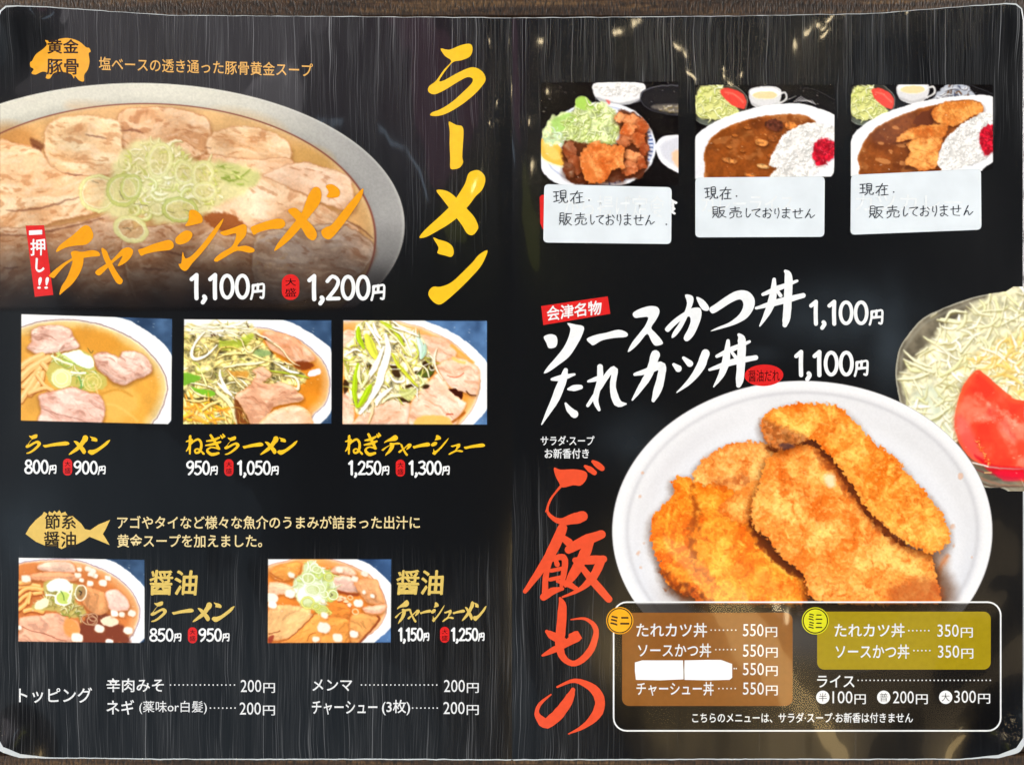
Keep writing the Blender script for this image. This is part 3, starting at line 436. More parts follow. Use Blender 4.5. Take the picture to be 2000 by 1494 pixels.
def pic_karaage():
    c = Cv(1052, 156, 1330, 362, 1.2); T = tr(1000, 0, 2); dark_bg(c)
    c.fill(T([(315,335),(350,322),(480,322),(520,335),(515,370),(480,400),(420,412),(350,400),(320,370)]), (228, 226, 226), 1.6); c.rice(T([(325,340),(420,325),(512,340),(480,372),(360,372)]), 90, 3, (236, 234, 232)); c.stroke(T([(330,385),(420,408),(500,390)]), (150, 150, 155), 5, 4, .7)
    c.fill(T([(500,380),(520,350),(600,332),(700,335),(700,450),(600,445),(530,425)]), (38, 36, 40), 2); c.stroke(T([(500,385),(520,352),(600,335),(690,338)]), (105, 105, 112), 1.8, 1.5); c.stroke(T([(500,390),(530,425),(600,446),(690,452)]), (70, 70, 76), 1.6, 1.5)
    c.fill(T([(545,418),(600,408),(690,410),(690,440),(600,438)]), (120, 112, 104), 5, .9, True, 2); c.strands(T([(560,418),(690,412),(690,436),(600,434)]), 25, (3, 8), (1, 2), ((215, 208, 200), (180, 170, 160)), .1, .5, 4)
    c.fill(T([(560,570),(590,535),(650,528),(720,530),(720,700),(640,672),(580,630)]), (228, 228, 232), 1.6); c.fill(T([(580,570),(620,545),(700,545),(700,660),(640,650),(590,610)]), (206, 206, 214), 6); c.fill(T([(625,600),(650,585),(700,590),(700,660),(650,655),(630,630)]), (240, 190, 150), 4, .9, True, 2)
    dish = T([(108,600),(115,540),(150,480),(230,425),(330,400),(440,415),(510,460),(550,520),(562,580),(545,640),(500,690),(430,725),(300,735),(180,720),(120,670)])
    c.fill(dish, (226, 228, 234), 1.6); c.ring(*T([(335, 570)])[0], 109, 78, 0, 3, (190, 196, 215))
    for k in range(46):
        a = -.9 + k * .05; x = 335 + 214 * math.cos(a); y = 570 + 154 * math.sin(a); c.stroke(T([(x, y), (x * .94 + 335 * .06, y * .94 + 570 * .06)]), (45, 72, 140) if k % 2 else (210, 216, 235), 3, 1.6, .85)
    c.fill(T([(110,560),(125,540),(180,565),(215,620),(210,650),(150,635),(115,610)]), (242, 186, 82), 2, 1, True, 1); c.stroke(T([(110,612),(150,640),(212,655)]), (246, 236, 200), 3, 1.6); c.fill(T([(118,560),(160,572),(190,620),(150,620)]), (250, 206, 120), 4, .7)
    lf = T([(120,520),(160,455),(240,430),(250,385),(285,380),(320,410),(360,400),(400,440),(430,490),(400,560),(330,590),(230,590),(200,560),(140,570)])
    c.fill(lf, (206, 216, 160), 4, 1, True, 5, 8); q, d = c.sdf(lf, 3); c.noise(q, (d < 0) * 1.0, 9, .45, 8)
    c.fill(T([(250,385),(290,382),(320,420),(260,430)]), (170, 205, 95), 3, 1, True, 3); c.fill(T([(160,470),(230,440),(240,480),(170,520)]), (165, 205, 105), 4, .8, True, 3)
    c.strands(T([(190,470),(300,400),(380,420),(420,490),(400,560),(330,590),(230,580),(200,540)]), 130, (8, 26), (1, 2.2), ((240, 242, 200), (226, 234, 170), (204, 218, 130), (250, 250, 228)), 0, 2, 7, (128, 144, 60), 1, .6)
    c.strands(T([(120,520),(190,480),(220,580),(150,570)]), 26, (8, 20), (1.5, 3), ((226, 236, 215), (200, 222, 180)), 0, 2, 9, (150, 170, 130), 1, .35)
    c.fill(T([(366,392),(384,396),(380,410)]), (222, 110, 100), 3)
    rk = random.Random(8)
    c.fill(T([(410,440),(470,440),(525,490),(532,590),(528,650),(500,695),(440,700),(300,720),(215,700),(200,560),(280,560),(420,560)]), (96, 48, 26), 4, .95, True, 4)
    for x, y, rx, ry, bb in ((432,462,34,22,(196,120,72)),(470,470,40,24,(186,110,64)),(500,500,30,34,(168,92,52)),(450,508,40,26,(196,120,72)),(490,545,36,30,(176,100,56)),(440,550,30,24,(160,86,48)),(515,580,18,26,(150,80,46)),(470,610,40,26,(188,112,66)),(505,640,26,26,(160,88,50)),(460,655,34,30,(172,98,58)),(225,590,26,38,(140,82,54)),(250,640,28,40,(150,90,60)),(222,665,24,28,(110,62,40)),(290,700,40,16,(96,50,30)),(400,700,50,14,(90,46,28))):
        p = [(x + rx * rk.uniform(.65, 1.2) * math.cos(k * .7), y + ry * rk.uniform(.65, 1.2) * math.sin(k * .7)) for k in range(9)]; katsu(c, T(p), tuple(v * 1.08 + 6 for v in bb), int(x + y), 3, .9, .6)
    katsu(c, T([(275,590),(330,553),(372,566),(438,574),(434,630),(440,655),(396,664),(372,700),(330,716),(290,705),(268,640)]), (226, 146, 84), 94, 3, 1.0, .8)
    c.fill(T([(272,640),(300,640),(330,690),(310,712),(285,690)]), (206, 110, 48), 4, .7, True, 3)
    return finish(c, [(1057, 162), (1325, 160), (1325, 350), (1326, 362), (1057, 362)])
def katsu(c, pts, base, seed, rim=8, fine=1.0, sh=.6):
    c.shadow(pts, 9 * fine + 2, sh, 0, 5 * fine, (60, 25, 8))
    q, d, m = c.fill(pts, base, 2.2, 1, True, 4 * fine, 5, seed, 8)
    X, Y = c.X[q], c.Y[q]; e = c.step
    wx = X + (fbm(X, Y, 26, 3, seed + 40) - .5) * 40; wy = Y + (fbm(X, Y, 26, 3, seed + 50) - .5) * 40
    n = fbm(wx, wy, 52, 5, seed + 11, .6); n2 = fbm(wx, wy, 17, 4, seed + 15, .6); n3 = fbm(X, Y, 3.4, 2, seed + 21)
    hgt = fbm(wx, wy, 30, 5, seed, .62) * 20 * min(1, fine + .2) + np.minimum(-d, rim * 2.2) * .35
    gy, gx = np.gradient(hgt, e); lit = gy * .6 + gx * .3
    b = np.array(base, float)
    c.put(q, m * ss(.44, .80, n) * .85, col(np.minimum(255, b * 1.08 + (20, 36, 36)))); c.put(q, m * ss(.55, .2, n) * .75, col(b * (.90, .68, .42)))
    c.put(q, m * ss(.48, .88, n2) * .6, col(np.minimum(255, b * 1.1 + (22, 48, 46)))); c.put(q, m * ss(.5, .12, n2) * .7, col(b * (.84, .6, .38)))
    c.put(q, m * ss(0, 2.4, lit) * .5, col(np.minimum(255, b * 1.12 + (24, 50, 52)))); c.put(q, m * ss(0, -2.4, lit) * .5, col(b * (.74, .50, .30)))
    n4 = fbm(X * 1.0, Y * 1.2, 5.5, 2, seed + 33); c.put(q, m * ss(.58, .8, n4) * .3, col(np.minimum(255, b * 1.06 + (18, 52, 64)))); c.put(q, m * ss(.38, .2, n4) * .28, col(b * (.82, .58, .36)))
    c.im[q] *= 1 + ((n3 - .5) * .18 * m)[..., None]
    c.put(q, m * ss(-rim, 0, d) * (.05 + .4 * n2), col(b * (.85, .60, .38)))
def curry(c, T, line, soup_c, seed):
    q, d, m = c.fill(T(line), soup_c, 2, 1, True, 1.5); c.noise(q, m, 22, .22, seed); c.noise(q, m, 5, .14, seed + 4)
    c.put(q, m * ss(-4, 0, d) * .6, col((206, 130, 55))); c.put(q, m * ss(.6, .75, fbm(c.X[q], c.Y[q] * 1.6, 26, 3, seed + 8)) * .35, col((206, 146, 92))); c.put(q, m * ss(.35, .2, fbm(c.X[q], c.Y[q], 40, 2, seed + 9)) * .5, col((104, 50, 18)))
    c.flecks(T(line), 46, (.7, 1.7), (236, 190, 140), .7, seed); c.flecks(T(line), 30, (.9, 2), (92, 46, 20), .5, seed + 3); return q, d, m
def salad_cup(c, T, ox=0, oy=0, w=1.0):
    K = lambda L: T([(ox + x * w, oy + y) for x, y in L])
    c.fill(K([(0,420),(0,345),(60,328),(150,335),(198,375),(200,410),(180,450),(110,490),(40,490),(0,470)]), (58, 56, 48), 2); c.stroke(K([(0,470),(40,488),(110,490),(180,450),(200,410),(196,372),(150,335)]), (150, 155, 150), 1.4, 1.5, .8)
    c.fill(K([(5,460),(60,475),(130,470),(90,490),(30,488)]), (120, 130, 120), 3, .6)
    h = K([(0,380),(25,340),(90,335),(120,360),(160,420),(165,440),(110,465),(40,468),(0,440)])
    c.fill(h, (214, 214, 140), 3, 1, True, 3); c.strands(h, 75, (8, 22), (1, 2.4), ((242, 242, 196), (232, 232, 168), (208, 216, 120), (250, 250, 224)), 0, 2, 6, (110, 115, 40), 1, .45)
    c.fill(K([(95,355),(130,345),(180,365),(198,395),(190,425),(160,420),(120,395)]), (222, 78, 66), 1.8, 1, True, 1); c.stroke(K([(115,362),(150,370),(185,400)]), (240, 130, 110), 3, 3, .8)
def cup(c, T, x, y):
    c.stroke(T([(x+118,y+28),(x+142,y+20),(x+148,y+45),(x+120,y+62)]), (215, 213, 210), 4, 1.6)
    c.fill(T([(x,y+20),(x+20,y+2),(x+70,y-4),(x+115,y+2),(x+128,y+22),(x+120,y+60),(x+90,y+84),(x+50,y+86),(x+12,y+66)]), (214, 212, 212), 1.5); c.fill(T([(x+5,y+22),(x+30,y+6),(x+90,y+4),(x+122,y+22),(x+95,y+44),(x+35,y+44)]), (240, 238, 234), 1.5)
    c.fill(T([(x+14,y+30),(x+40,y+18),(x+90,y+18),(x+112,y+30),(x+90,y+44),(x+36,y+44)]), (226, 208, 160), 2); c.stroke(T([(x+14,y+64),(x+60,y+80),(x+110,y+66)]), (150, 148, 150), 4, 4, .5)
def pic_curry():
    c = Cv(1352, 156, 1634, 352, 1.2); T = tr(1000, 0, 2); dark_bg(c)
    salad_cup(c, T, 718, 0); cup(c, T, 924, 342)
    c.fill(T([(1070,400),(1130,345),(1260,400),(1260,440),(1110,410)]), (22, 20, 24), 2); c.stroke(T([(1120,345),(1180,350),(1262,392)]), (70, 70, 76), 1.5, 1.5)
    for k in range(9): c.stroke(T([(1100 + k * 9, 400 - k), (1130 + k * 7, 378 + k * 4)]), (225, 222, 220), 1.3, 1.4, .9)
    c.stroke(T([(1065,395),(1110,376)]), (170, 168, 165), 1.2, 1.4, .9)
    pl = T([(700,590),(730,520),(830,460),(960,420),(1100,405),(1200,425),(1290,470),(1320,560),(1270,640),(1180,720),(700,730)])
    q, d, m = c.fill(pl, (232, 232, 236), 1.6); c.put(q, m * ss(-14, 0, d) * .5, col((252, 252, 252))); c.put(q, m * ss(-14, -26, d) * .25, col((190, 190, 196)))
    curry(c, T, [(752,590),(790,530),(870,485),(980,455),(1100,447),(1165,460),(1185,500),(1120,600),(1040,700),(780,710),(755,650)], (142, 78, 32), 4)
    for x, y, w, h, cc in ((1025,490,36,24,(96,52,38)),(1090,492,26,16,(196,122,60)),(975,558,26,16,(196,130,70)),(1020,540,20,14,(160,92,44)),(850,628,30,10,(196,128,70)),(980,650,24,8,(208,160,104)),(930,685,22,8,(190,120,62)),(850,575,12,6,(180,110,52)),(920,500,14,6,(170,100,45)),(870,530,12,5,(175,105,48)),(1010,610,14,8,(160,90,40)),(900,590,10,5,(180,110,52))):
        e = c.ell(*T([(x, y)])[0], w / 2, h / 2, .2, 10); c.shadow(e, 3, .5, 0, 2, (70, 30, 10)); q, d, m = c.fill(e, cc, 1.6, 1, True, 2.5, 5, x); c.noise(q, m, 5, .5, x)
    c.rice(T([(1005,640),(1030,580),(1060,530),(1110,500),(1160,480),(1220,490),(1270,500),(1290,560),(1250,620),(1180,680),(1120,700),(1010,695),(1030,660)]), 330, 4)
    beni(c, T, [(1180,570),(1200,545),(1250,550),(1270,590),(1250,620),(1200,648),(1178,620)])
    return finish(c, [(1358, 166), (1630, 166), (1629, 345), (1358, 350)])
def beni(c, T, p):
    c.shadow(T(p), 4, .4, 0, 2, (120, 40, 50)); q, d, m = c.fill(T(p), (196, 28, 52), 2, 1, True, 3, 5, 2); c.noise(q, m, 5, .5, 3)
    c.strands(T(p), 30, (4, 12), (1, 2.2), ((224, 50, 76), (170, 14, 38), (238, 90, 110)), 1.2, .7, 6, (110, 5, 20), .6, .5)
def pic_katsu_curry():
    c = Cv(1656, 156, 1944, 352, 1.2); T = tr(1000, 0, 2); dark_bg(c)
    salad_cup(c, T, 1322, 0, .86); cup(c, T, 1502, 320)
    c.fill(T([(1640,390),(1720,318),(1790,345),(1810,385),(1700,380)]), (200, 205, 215), 3, .9, True, 3); c.strands(T([(1660,380),(1720,322),(1780,345),(1790,380)]), 26, (8, 20), (1.2, 3), ((238, 238, 240), (120, 90, 70), (90, 96, 120), (210, 214, 224)), -.4, .5, 4, (50, 40, 40))
    c.stroke(T([(1750,320),(1820,345),(1880,368)]), (60, 60, 64), 2, 1.6); c.fill(T([(1790,345),(1880,372),(1880,400),(1840,392)]), (26, 24, 28), 3)
    pl = T([(1310,600),(1340,520),(1420,460),(1520,420),(1640,390),(1780,375),(1880,380),(1930,450),(1910,600),(1840,660),(1780,720),(1300,720)])
    q, d, m = c.fill(pl, (232, 232, 236), 1.6); c.put(q, m * ss(-12, 0, d) * .5, col((252, 252, 252)))
    curry(c, T, [(1355,600),(1400,520),(1480,470),(1580,430),(1700,400),(1800,392),(1840,420),(1820,470),(1700,580),(1650,690),(1380,690),(1358,650)], (138, 76, 32), 7)
    for x, y, w, h in ((1450,630,30,10),(1520,570,20,8),(1500,500,16,7),(1440,560,12,6),(1600,640,14,7),(1530,640,18,8),(1480,590,10,4)): e = c.ell(*T([(x, y)])[0], w / 2, h / 2, .2, 10); c.fill(e, (196, 132, 78), 1.8, .9, True, 2, 5, x)
    c.fill(T([(1570,480),(1600,440),(1650,430),(1640,490),(1600,500)]), (110, 58, 34), 2, 1, True, 3)
    for i, p in enumerate(([(1640,440),(1680,405),(1780,395),(1835,410),(1835,440),(1790,460),(1740,490),(1700,490),(1650,470)],[(1500,555),(1540,510),(1620,490),(1700,490),(1690,530),(1640,560),(1560,545)],[(1545,560),(1600,540),(1680,545),(1665,600),(1660,650),(1600,668),(1560,650),(1535,640),(1555,600)])):
        katsu(c, T(p), (214, 138, 66), 130 + i, 3, .8)
    for a, b in (((1700,400),(1740,480)),((1600,500),(1650,550)),((1560,580),(1650,600)),((1560,620),(1640,640)),((1770,400),(1790,450))): c.stroke(T([a, b]), (150, 80, 30), 1.6, 1.6, .6, True)
    c.rice(T([(1665,650),(1670,590),(1700,540),(1740,500),(1800,460),(1860,440),(1900,480),(1900,570),(1850,620),(1780,650),(1700,665)]), 330, 8)
    beni(c, T, [(1825,540),(1840,500),(1880,490),(1900,540),(1880,590),(1845,605)])
    return finish(c, [(1662, 166), (1939, 166), (1939, 330), (1918, 334), (1662, 345)])
def pic_katsudon():
    c = Cv(1186, 735, 1950, 1345, 1.4, (12, 12, 16)); T = tr(1170, 730, 2.41); X, Y = c.X, c.Y; F = slice(None), slice(None)
    do = (np.sqrt(((X - 1567) / 371) ** 2 + ((Y - 1037) / 293) ** 2) - 1) * 320
    t = ss(1150, 950, Y)[..., None]; u = ss(1250, 1900, X)[..., None]
    wh = (col((240, 239, 241)) * t + col((232, 234, 241)) * (1 - t)) * (1 - u * .03)
    c.im[:] = wh * (1 + .03 * (fbm(X, Y, 80, 3, 3) - .5)[..., None])
    c.put(F, ss(-24, -10, do) * .75, col((252, 251, 252)))                       # lip
    c.put(F, np.exp(-((do + 25) / 4) ** 2) * .28, col((176, 174, 180)))           # step under the lip
    c.put(F, ss(-26, -70, do) * ss(1500, 1280, X) * .35, col((198, 194, 200)))
    q = np.sqrt(((X - 1567) / 300) ** 2 + ((Y - 1060) / 235) ** 2)
    c.put(F, ss(1.06, .94, q) * .5, col((226, 228, 236))); c.put(F, ss(.85, 1.0, q) * ss(1.1, 1.0, q) * .5, col((246, 246, 249)))
    c.put(F, ss(-3, 3, do) * .5, col((170, 168, 172)))
    c.put(F, ss(1120, 1200, Y) * ss(1420, 1220, X) * ss(-20, -60, do) * .6, col((150, 130, 120)))
    for x, y, r in ((1255,923,3),(1250,970,3),(1247,1080,4),(1876,930,7),(1860,1028,6),(1862,1066,4),(1898,1088,2),(1252,1108,2.5),(1258,1060,2)): c.fill(c.ell(x, y, r * .8, r, .3, 10), (214, 172, 146), 3, .7, True, 1.5)
    c.shadow(T([(1500,860),(1600,850),(1640,880),(1600,960),(1560,1000)]), 16, .5, 0, 0, (150, 110, 80)); c.stroke(T([(1640,860),(1600,930),(1590,990)]), (196, 130, 90), 9, 8, .8)
    c.shadow(T([(300,900),(450,1080),(700,1110),(1100,1120),(1600,1100),(1600,900),(1000,600),(400,700)]), 22, .75, 0, 6, (96, 60, 40))
    
    katsu(c, T([(440,490),(480,410),(600,335),(720,320),(840,345),(900,420),(860,520),(760,640),(560,640),(440,600)]), (232, 154, 84), 200, 12, 1.5)
    katsu(c, T([(345,500),(400,480),(470,520),(560,520),(660,560),(740,600),(720,700),(790,780),(850,850),(900,900),(975,970),(980,1060),(900,1090),(500,1085),(440,1050),(330,1000),(290,900),(250,800),(245,690),(300,620),(350,560)]), (238, 144, 50), 210, 14, 1.8)
    c.stroke(T([(430,540,12),(455,640,18),(440,760,12),(440,860,16),(470,920,12),(560,1000,6)]), (150, 74, 28), 8, 12, .85, nz=12)
    c.stroke(T([(560,520,10),(680,500,18),(760,540,12)]), (170, 92, 48), 8, 14, .7, nz=12)
    c.stroke(T([(300,940,14),(360,1000,26),(440,1045,26),(520,1085,20)]), (112, 50, 20), 8, 12, .85, nz=12)
    c.stroke(T([(620,900,16),(760,960,24),(900,1010,16)]), (238, 170, 84), 8, 16, .5, nz=14)
    katsu(c, T([(560,640),(640,560),(760,500),(800,600),(720,700),(640,690)]), (230, 150, 76), 222, 16, 1.2, .1)
    c.fill(T([(700,690),(760,740),(820,810),(900,880),(975,950),(970,980),(890,930),(820,880),(750,800)]), (110, 48, 18), 8, .9, True, 8, 9)
    c.fill(T([(800,340),(940,290),(1040,310),(1150,430),(1250,560),(1340,700),(1450,810),(1560,850),(1540,900),(1400,830),(1250,700),(1120,520),(1000,400),(860,380)]), (96, 46, 24), 7, .9, True, 7, 9)
    katsu(c, T([(810,380),(900,345),(1000,340),(1070,400),(1130,470),(1180,560),(1250,650),(1330,740),(1430,810),(1550,850),(1580,940),(1610,1050),(1570,1080),(1300,1085),(1100,1080),(985,1040),(960,940),(870,870),(800,790),(725,700),(720,600),(760,500),(775,430)]), (238, 156, 80), 230, 14, 1.8, .8)
    c.stroke(T([(1030,370,8),(1110,450,16),(1200,570,20),(1290,670,22),(1400,780,14),(1500,840,8)]), (150, 80, 42), 8, 14, .8, nz=10)
    c.fill(T([(1380,1000),(1560,960),(1610,1060),(1400,1085)]), (160, 78, 40), 18, .6, True, 5)
    katsu(c, T([(770,215),(830,165),(930,140),(1050,140),(1140,165),(1220,240),(1290,320),(1400,400),(1460,480),(1530,550),(1590,620),(1640,720),(1640,800),(1575,845),(1500,820),(1420,780),(1330,700),(1250,620),(1190,520),(1130,440),(1060,360),(1000,310),(930,325),(860,350),(800,330),(768,265)]), (238, 158, 74), 240, 12, 1.7, .55)
    q, d, m = c.fill(T([(765,215),(830,235),(900,270),(985,300),(930,330),(860,352),(800,335),(765,265)]), (158, 92, 52), 10, .8, True, 4)
    c.noise(q, m, 6, .5, 9); c.put(q, m * ss(.55, .7, fbm(c.X[q], c.Y[q], 7, 3, 5)) * .7, col((214, 156, 104)))
    c.fill(T([(850,330),(900,330),(920,345),(870,355)]), (92, 62, 60), 5, .8)
    c.fill(T([(1060,480),(1100,475),(1110,520),(1080,530)]), (252, 226, 200), 8, .75, True, 2)
    k_ = np.sqrt(((X - 1567) / 330) ** 2 + ((Y - 1040) / 260) ** 2) < 1; c.organic(k_ * 1.0, 2.5, 10); c.organic(k_ * 1.0, 1.0, 3, 5)
    g = c.im.copy(); c.blur(None, 2); c.im = np.clip(g + (g - c.im) * .5, 0, 1.1); lum = c.im.mean(2, keepdims=True); k2 = np.clip((c.im[..., :1] - c.im[..., 2:3]) * 5 - .3, 0, 1); g = lum + (c.im - lum) * 1.08; g = np.clip((g - .55) * 1.16 + .57, 0, 1.05); c.im = c.im * (1 - k2) + g * k2
    # the foot of the dish is printed dimmer under the mini menu box
    f = ss(1176, 1181, Y)[..., None]
    b = c.im * .34 + col((12, 10, 10)) * .66; b = b * (1 - .9 * ss(1240, 1340, Y)[..., None] * .8); c.im[:] = c.im * (1 - f) + b * f
    c.noise(F, np.ones_like(X), 2.8, .02, 6, 2)
    c.al *= np.clip(.5 - do / 1.8, 0, 1)
    return c
def pic_salad():
    c = Cv(1740, 560, 1999, 958, 1.3, (14, 14, 20)); T = tr(1700, 540, 3.396); X, Y = c.X, c.Y
    bowl = T([(1100,80),(900,100),(760,120),(640,150),(480,210),(350,275),(260,370),(190,480),(165,620),(175,740),(215,880),(330,1000),(480,1100),(600,1210),(720,1380),(860,1400),(1100,1390)])
    q, d, m = c.fill(bowl, (112, 104, 88), 1.6); c.noise(q, m, 24, .5, 5)
    c.put(q, m * ss(-5, -1, d) * .8, col((198, 196, 178))); c.put(q, m * ss(-16, -10, d) * ss(-5, -10, d) * .5, col((150, 146, 130)))
    h = T([(300,520),(370,470),(420,390),(500,310),(600,270),(760,150),(1050,110),(1050,1000),(700,900),(560,1100),(400,1000),(290,920),(230,780),(190,660),(270,600)])
    c.fill(h, (226, 220, 180), 10, .96, True, 8, 16); q, d = c.sdf(crom(h), 3); c.noise(q, (d < 0) * 1.0, 22, .3, 8); c.noise(q, (d < 0) * 1.0, 8, .3, 18)
    c.fill(T([(280,800),(380,720),(520,800),(560,900),(540,1090),(430,1010),(300,920)]), (206, 214, 190), 14, .8, True, 6); c.fill(T([(600,600),(760,480),(1020,400),(1020,850),(880,700),(700,620)]), (232, 190, 100), 18, .6, True, 8)
    for _k in range(34):
        x, y = c.rs.uniform(1790, 1995), c.rs.uniform(600, 880)
        if inside(np.array(h), x, y): c.fill(c.ell(x, y, c.rs.uniform(6, 18), c.rs.uniform(4, 10), c.rs.uniform(-1, 1), 9), c.rs.choice(((250, 248, 228), (238, 234, 196), (186, 172, 112), (246, 240, 214))), 9, .55, True, 3, 7, _k)
    c.strands(h, 230, (16, 60), (1.8, 6.5), ((246, 244, 214), (254, 252, 236), (234, 232, 186), (244, 240, 200), (226, 226, 172)), .2, 1.3, 5, (146, 128, 72), .6, .55, .95)
    c.strands(T([(640,600),(760,470),(1020,380),(1020,820),(900,720),(760,620)]), 50, (16, 46), (2.5, 5.5), ((255, 250, 225), (250, 232, 170), (240, 205, 120)), .1, 1, 8, (190, 140, 50), .5, .5)
    for p, w in (([(490,300),(540,230),(640,240)],5),([(220,490),(300,560),(400,600)],5),([(220,550),(330,600),(420,640)],5),([(180,680),(300,670),(390,640)],5),([(285,680),(320,740),(345,790)],5),([(400,270),(440,240)],4),([(460,310),(470,400)],6),([(790,120),(780,220)],7),([(900,130),(870,280)],6),([(350,970),(450,920),(530,860)],5),([(300,520),(380,470)],6),([(430,560),(440,660)],7),([(740,230),(870,220)],6),([(870,320),(1000,250)],6),([(600,500),(680,400)],12)):
        c.stroke([(x + 1.2, y + 2.5) for x, y in T(p)], (120, 110, 60), w + 1.5, 3, .6, True); c.stroke(T(p), (246, 242, 205), w, 1.4, 1, True)
    # tomato wedge
    c.blur(None, 1)
    tom = T([(700,625),(760,650),(840,720),(950,810),(1060,880),(1060,1330),(940,1320),(820,1270),(690,1220),(600,1120),(560,990),(570,870),(620,720)])
    c.shadow(tom, 8, .4, -2, 3, (150, 60, 20)); q, d, m = c.fill(tom, (232, 74, 52), 2.2)
    xx, yy = c.X[q], c.Y[q]; n = fbm(xx, yy, 40, 4, 5); c.put(q, m * ss(.5, .75, n) * .6, col((250, 148, 120))); c.put(q, m * ss(.5, .3, n) * .5, col((214, 50, 40)))
    c.put(q, m * ss(-12, -2, d) * .5, col((240, 100, 60)))
    c.stroke(T([(720,800),(820,870),(930,960),(1019,1000)]), (252, 168, 140), 8, 14, .75, nz=12); c.stroke(T([(800,900),(900,1000),(940,1060)]), (216, 56, 50), 12, 12, .7, nz=12); c.stroke(T([(700,940),(850,960),(940,1100)]), (250, 156, 130), 9, 12, .6, nz=12)
    c.fill(T([(570,920),(640,960),(700,1080),(760,1190),(690,1215),(610,1120),(565,1010)]), (228, 104, 104), 12, .5); c.fill(T([(690,1180),(820,1250),(1019,1270),(1019,1330),(850,1330),(760,1260)]), (208, 22, 40), 6, .85)
    c.strands(T([(690,1080),(720,1100),(800,1240),(770,1250)]), 22, (4, 10), (1, 2.2), ((250, 160, 90), (240, 120, 60)), 1, .8, 4, (200, 50, 30))
    # glass rim reflections
    for p, w, cc, a in (([(600,1200),(700,1240),(850,1270),(1019,1275)],3,(190,150,140),.8),([(640,1260),(760,1300),(900,1330),(1019,1335)],3,(120,60,60),.8),([(680,1235),(780,1260)],6,(250,245,235),.9),([(660,1280),(720,1330),(860,1380),(1019,1385)],5,(150,110,90),.7),([(760,1300),(800,1300)],8,(226,180,120),.9),([(700,1340),(800,1390),(1019,1392)],3,(90,70,60),.9),([(1000,1340),(1019,1390)],4,(190,170,150),.8)): c.stroke(T(p), cc, w, 2, a, True)
    c.fill(T([(830,1290),(1019,1300),(1019,1350),(880,1350)]), (226, 30, 60), 5, .7)
    c.organic(np.ones_like(X), 1.2, 9); c.flecks(tom, 40, (.8, 2), (255, 190, 160), .5); c.im = np.clip(c.im, 0, 1) ** .86; c.im = np.clip((c.im - .62) * 1.2 + .63, 0, 1.03)
    c.cut(crom(bowl)); return c
PICS = [('ramen_photograph', pic_big_ramen), ('a', pic_ramen), ('b', pic_negi), ('c', pic_negi_chashu), ('d', pic_shoyu), ('e', pic_shoyu_chashu), ('f', pic_karaage), ('g', pic_curry), ('h', pic_katsu_curry), ('i', pic_salad), ('j', pic_katsudon)]
# ---------------------------------------------------------------- the lie of the menu: gentle waves, centre fold, lifted corners
def relief(x, y):
    x = np.asarray(x, float); y = np.asarray(y, float)
    z = 0.0022 + 0.0016 * (vn(x / 330 + 3.1, y / 300 + 1.7, 5) - .5) + 0.0009 * (vn(x / 140, y / 210, 9) - .5)
    z = z - 0.0005 * np.exp(-np.abs(x - 1000) / 34.0)
    for cx, cy, r, a in ((0, 1490, 85, .006), (2000, 1490, 95, .0075), (2000, 0, 150, .0065), (0, 0, 110, .004), (1900, 130, 60, .0012), (1960, 1180, 50, .0006)):
        z = z + a * np.exp(-((x - cx) ** 2 + (y - cy) ** 2) / (r * r))
    return z
def P(x, y, dz=0.0):
    x = np.asarray(x, float); y = np.asarray(y, float); z = relief(x, y) + dz
    k = (D - z) / D
    return np.stack([(x - CX) * S * k, (CY - y) * S * k, z], -1)
# ---------------------------------------------------------------- materials
def lin(c): return tuple(((v / 255) / 12.92 if v <= 10 else (((v / 255) + .055) / 1.055) ** 2.4) for v in c[:3])
def new_mat(name):
    m = bpy.data.materials.new(name); m.use_nodes = True; nt = m.node_tree; return m, nt, nt.nodes['Principled BSDF'], nt.nodes.new, nt.links.new
def gloss(nt, b, rough=.20, coat=.3, bump=True):
    """the clear laminate over every print: coat with faint waves, dents and fine scratches"""
    N, L = nt.nodes.new, nt.links.new
    b.inputs['Roughness'].default_value = rough; b.inputs['Specular IOR Level'].default_value = .42
    b.inputs['Coat Weight'].default_value = coat; b.inputs['Coat Roughness'].default_value = .035; b.inputs['Coat IOR'].default_value = 1.5
    if not bump: return
    g = N('ShaderNodeNewGeometry')
    n1 = N('ShaderNodeTexNoise'); n1.inputs['Scale'].default_value = 48; n1.inputs['Detail'].default_value = 1.0
    mp = N('ShaderNodeMapping'); mp.inputs['Scale'].default_value = (1.6, .75, 1); L(g.outputs['Position'], mp.inputs[0]); L(mp.outputs[0], n1.inputs['Vector'])
    n2 = N('ShaderNodeTexNoise'); n2.inputs['Scale'].default_value = 1; n2.inputs['Detail'].default_value = 2
    m2 = N('ShaderNodeMapping'); m2.inputs['Rotation'].default_value = (0, 0, R(24)); m2.inputs['Scale'].default_value = (1500, 40, 1); L(g.outputs['Position'], m2.inputs[0]); L(m2.outputs[0], n2.inputs['Vector'])
    r = N('ShaderNodeMapRange'); r.inputs[1].default_value = .70; r.inputs[2].default_value = .78; L(n2.outputs[0], r.inputs[0])
    a = N('ShaderNodeMath'); a.operation = 'MULTIPLY_ADD'; a.inputs[1].default_value = .006; L(r.outputs[0], a.inputs[0]); L(n1.outputs[0], a.inputs[2])
    bp = N('ShaderNodeBump'); bp.inputs['Strength'].default_value = 1; bp.inputs['Distance'].default_value = .00010; L(a.outputs[0], bp.inputs['Height'])
    L(bp.outputs[0], b.inputs['Coat Normal']); L(bp.outputs[0], b.inputs['Normal'])
INK = {}
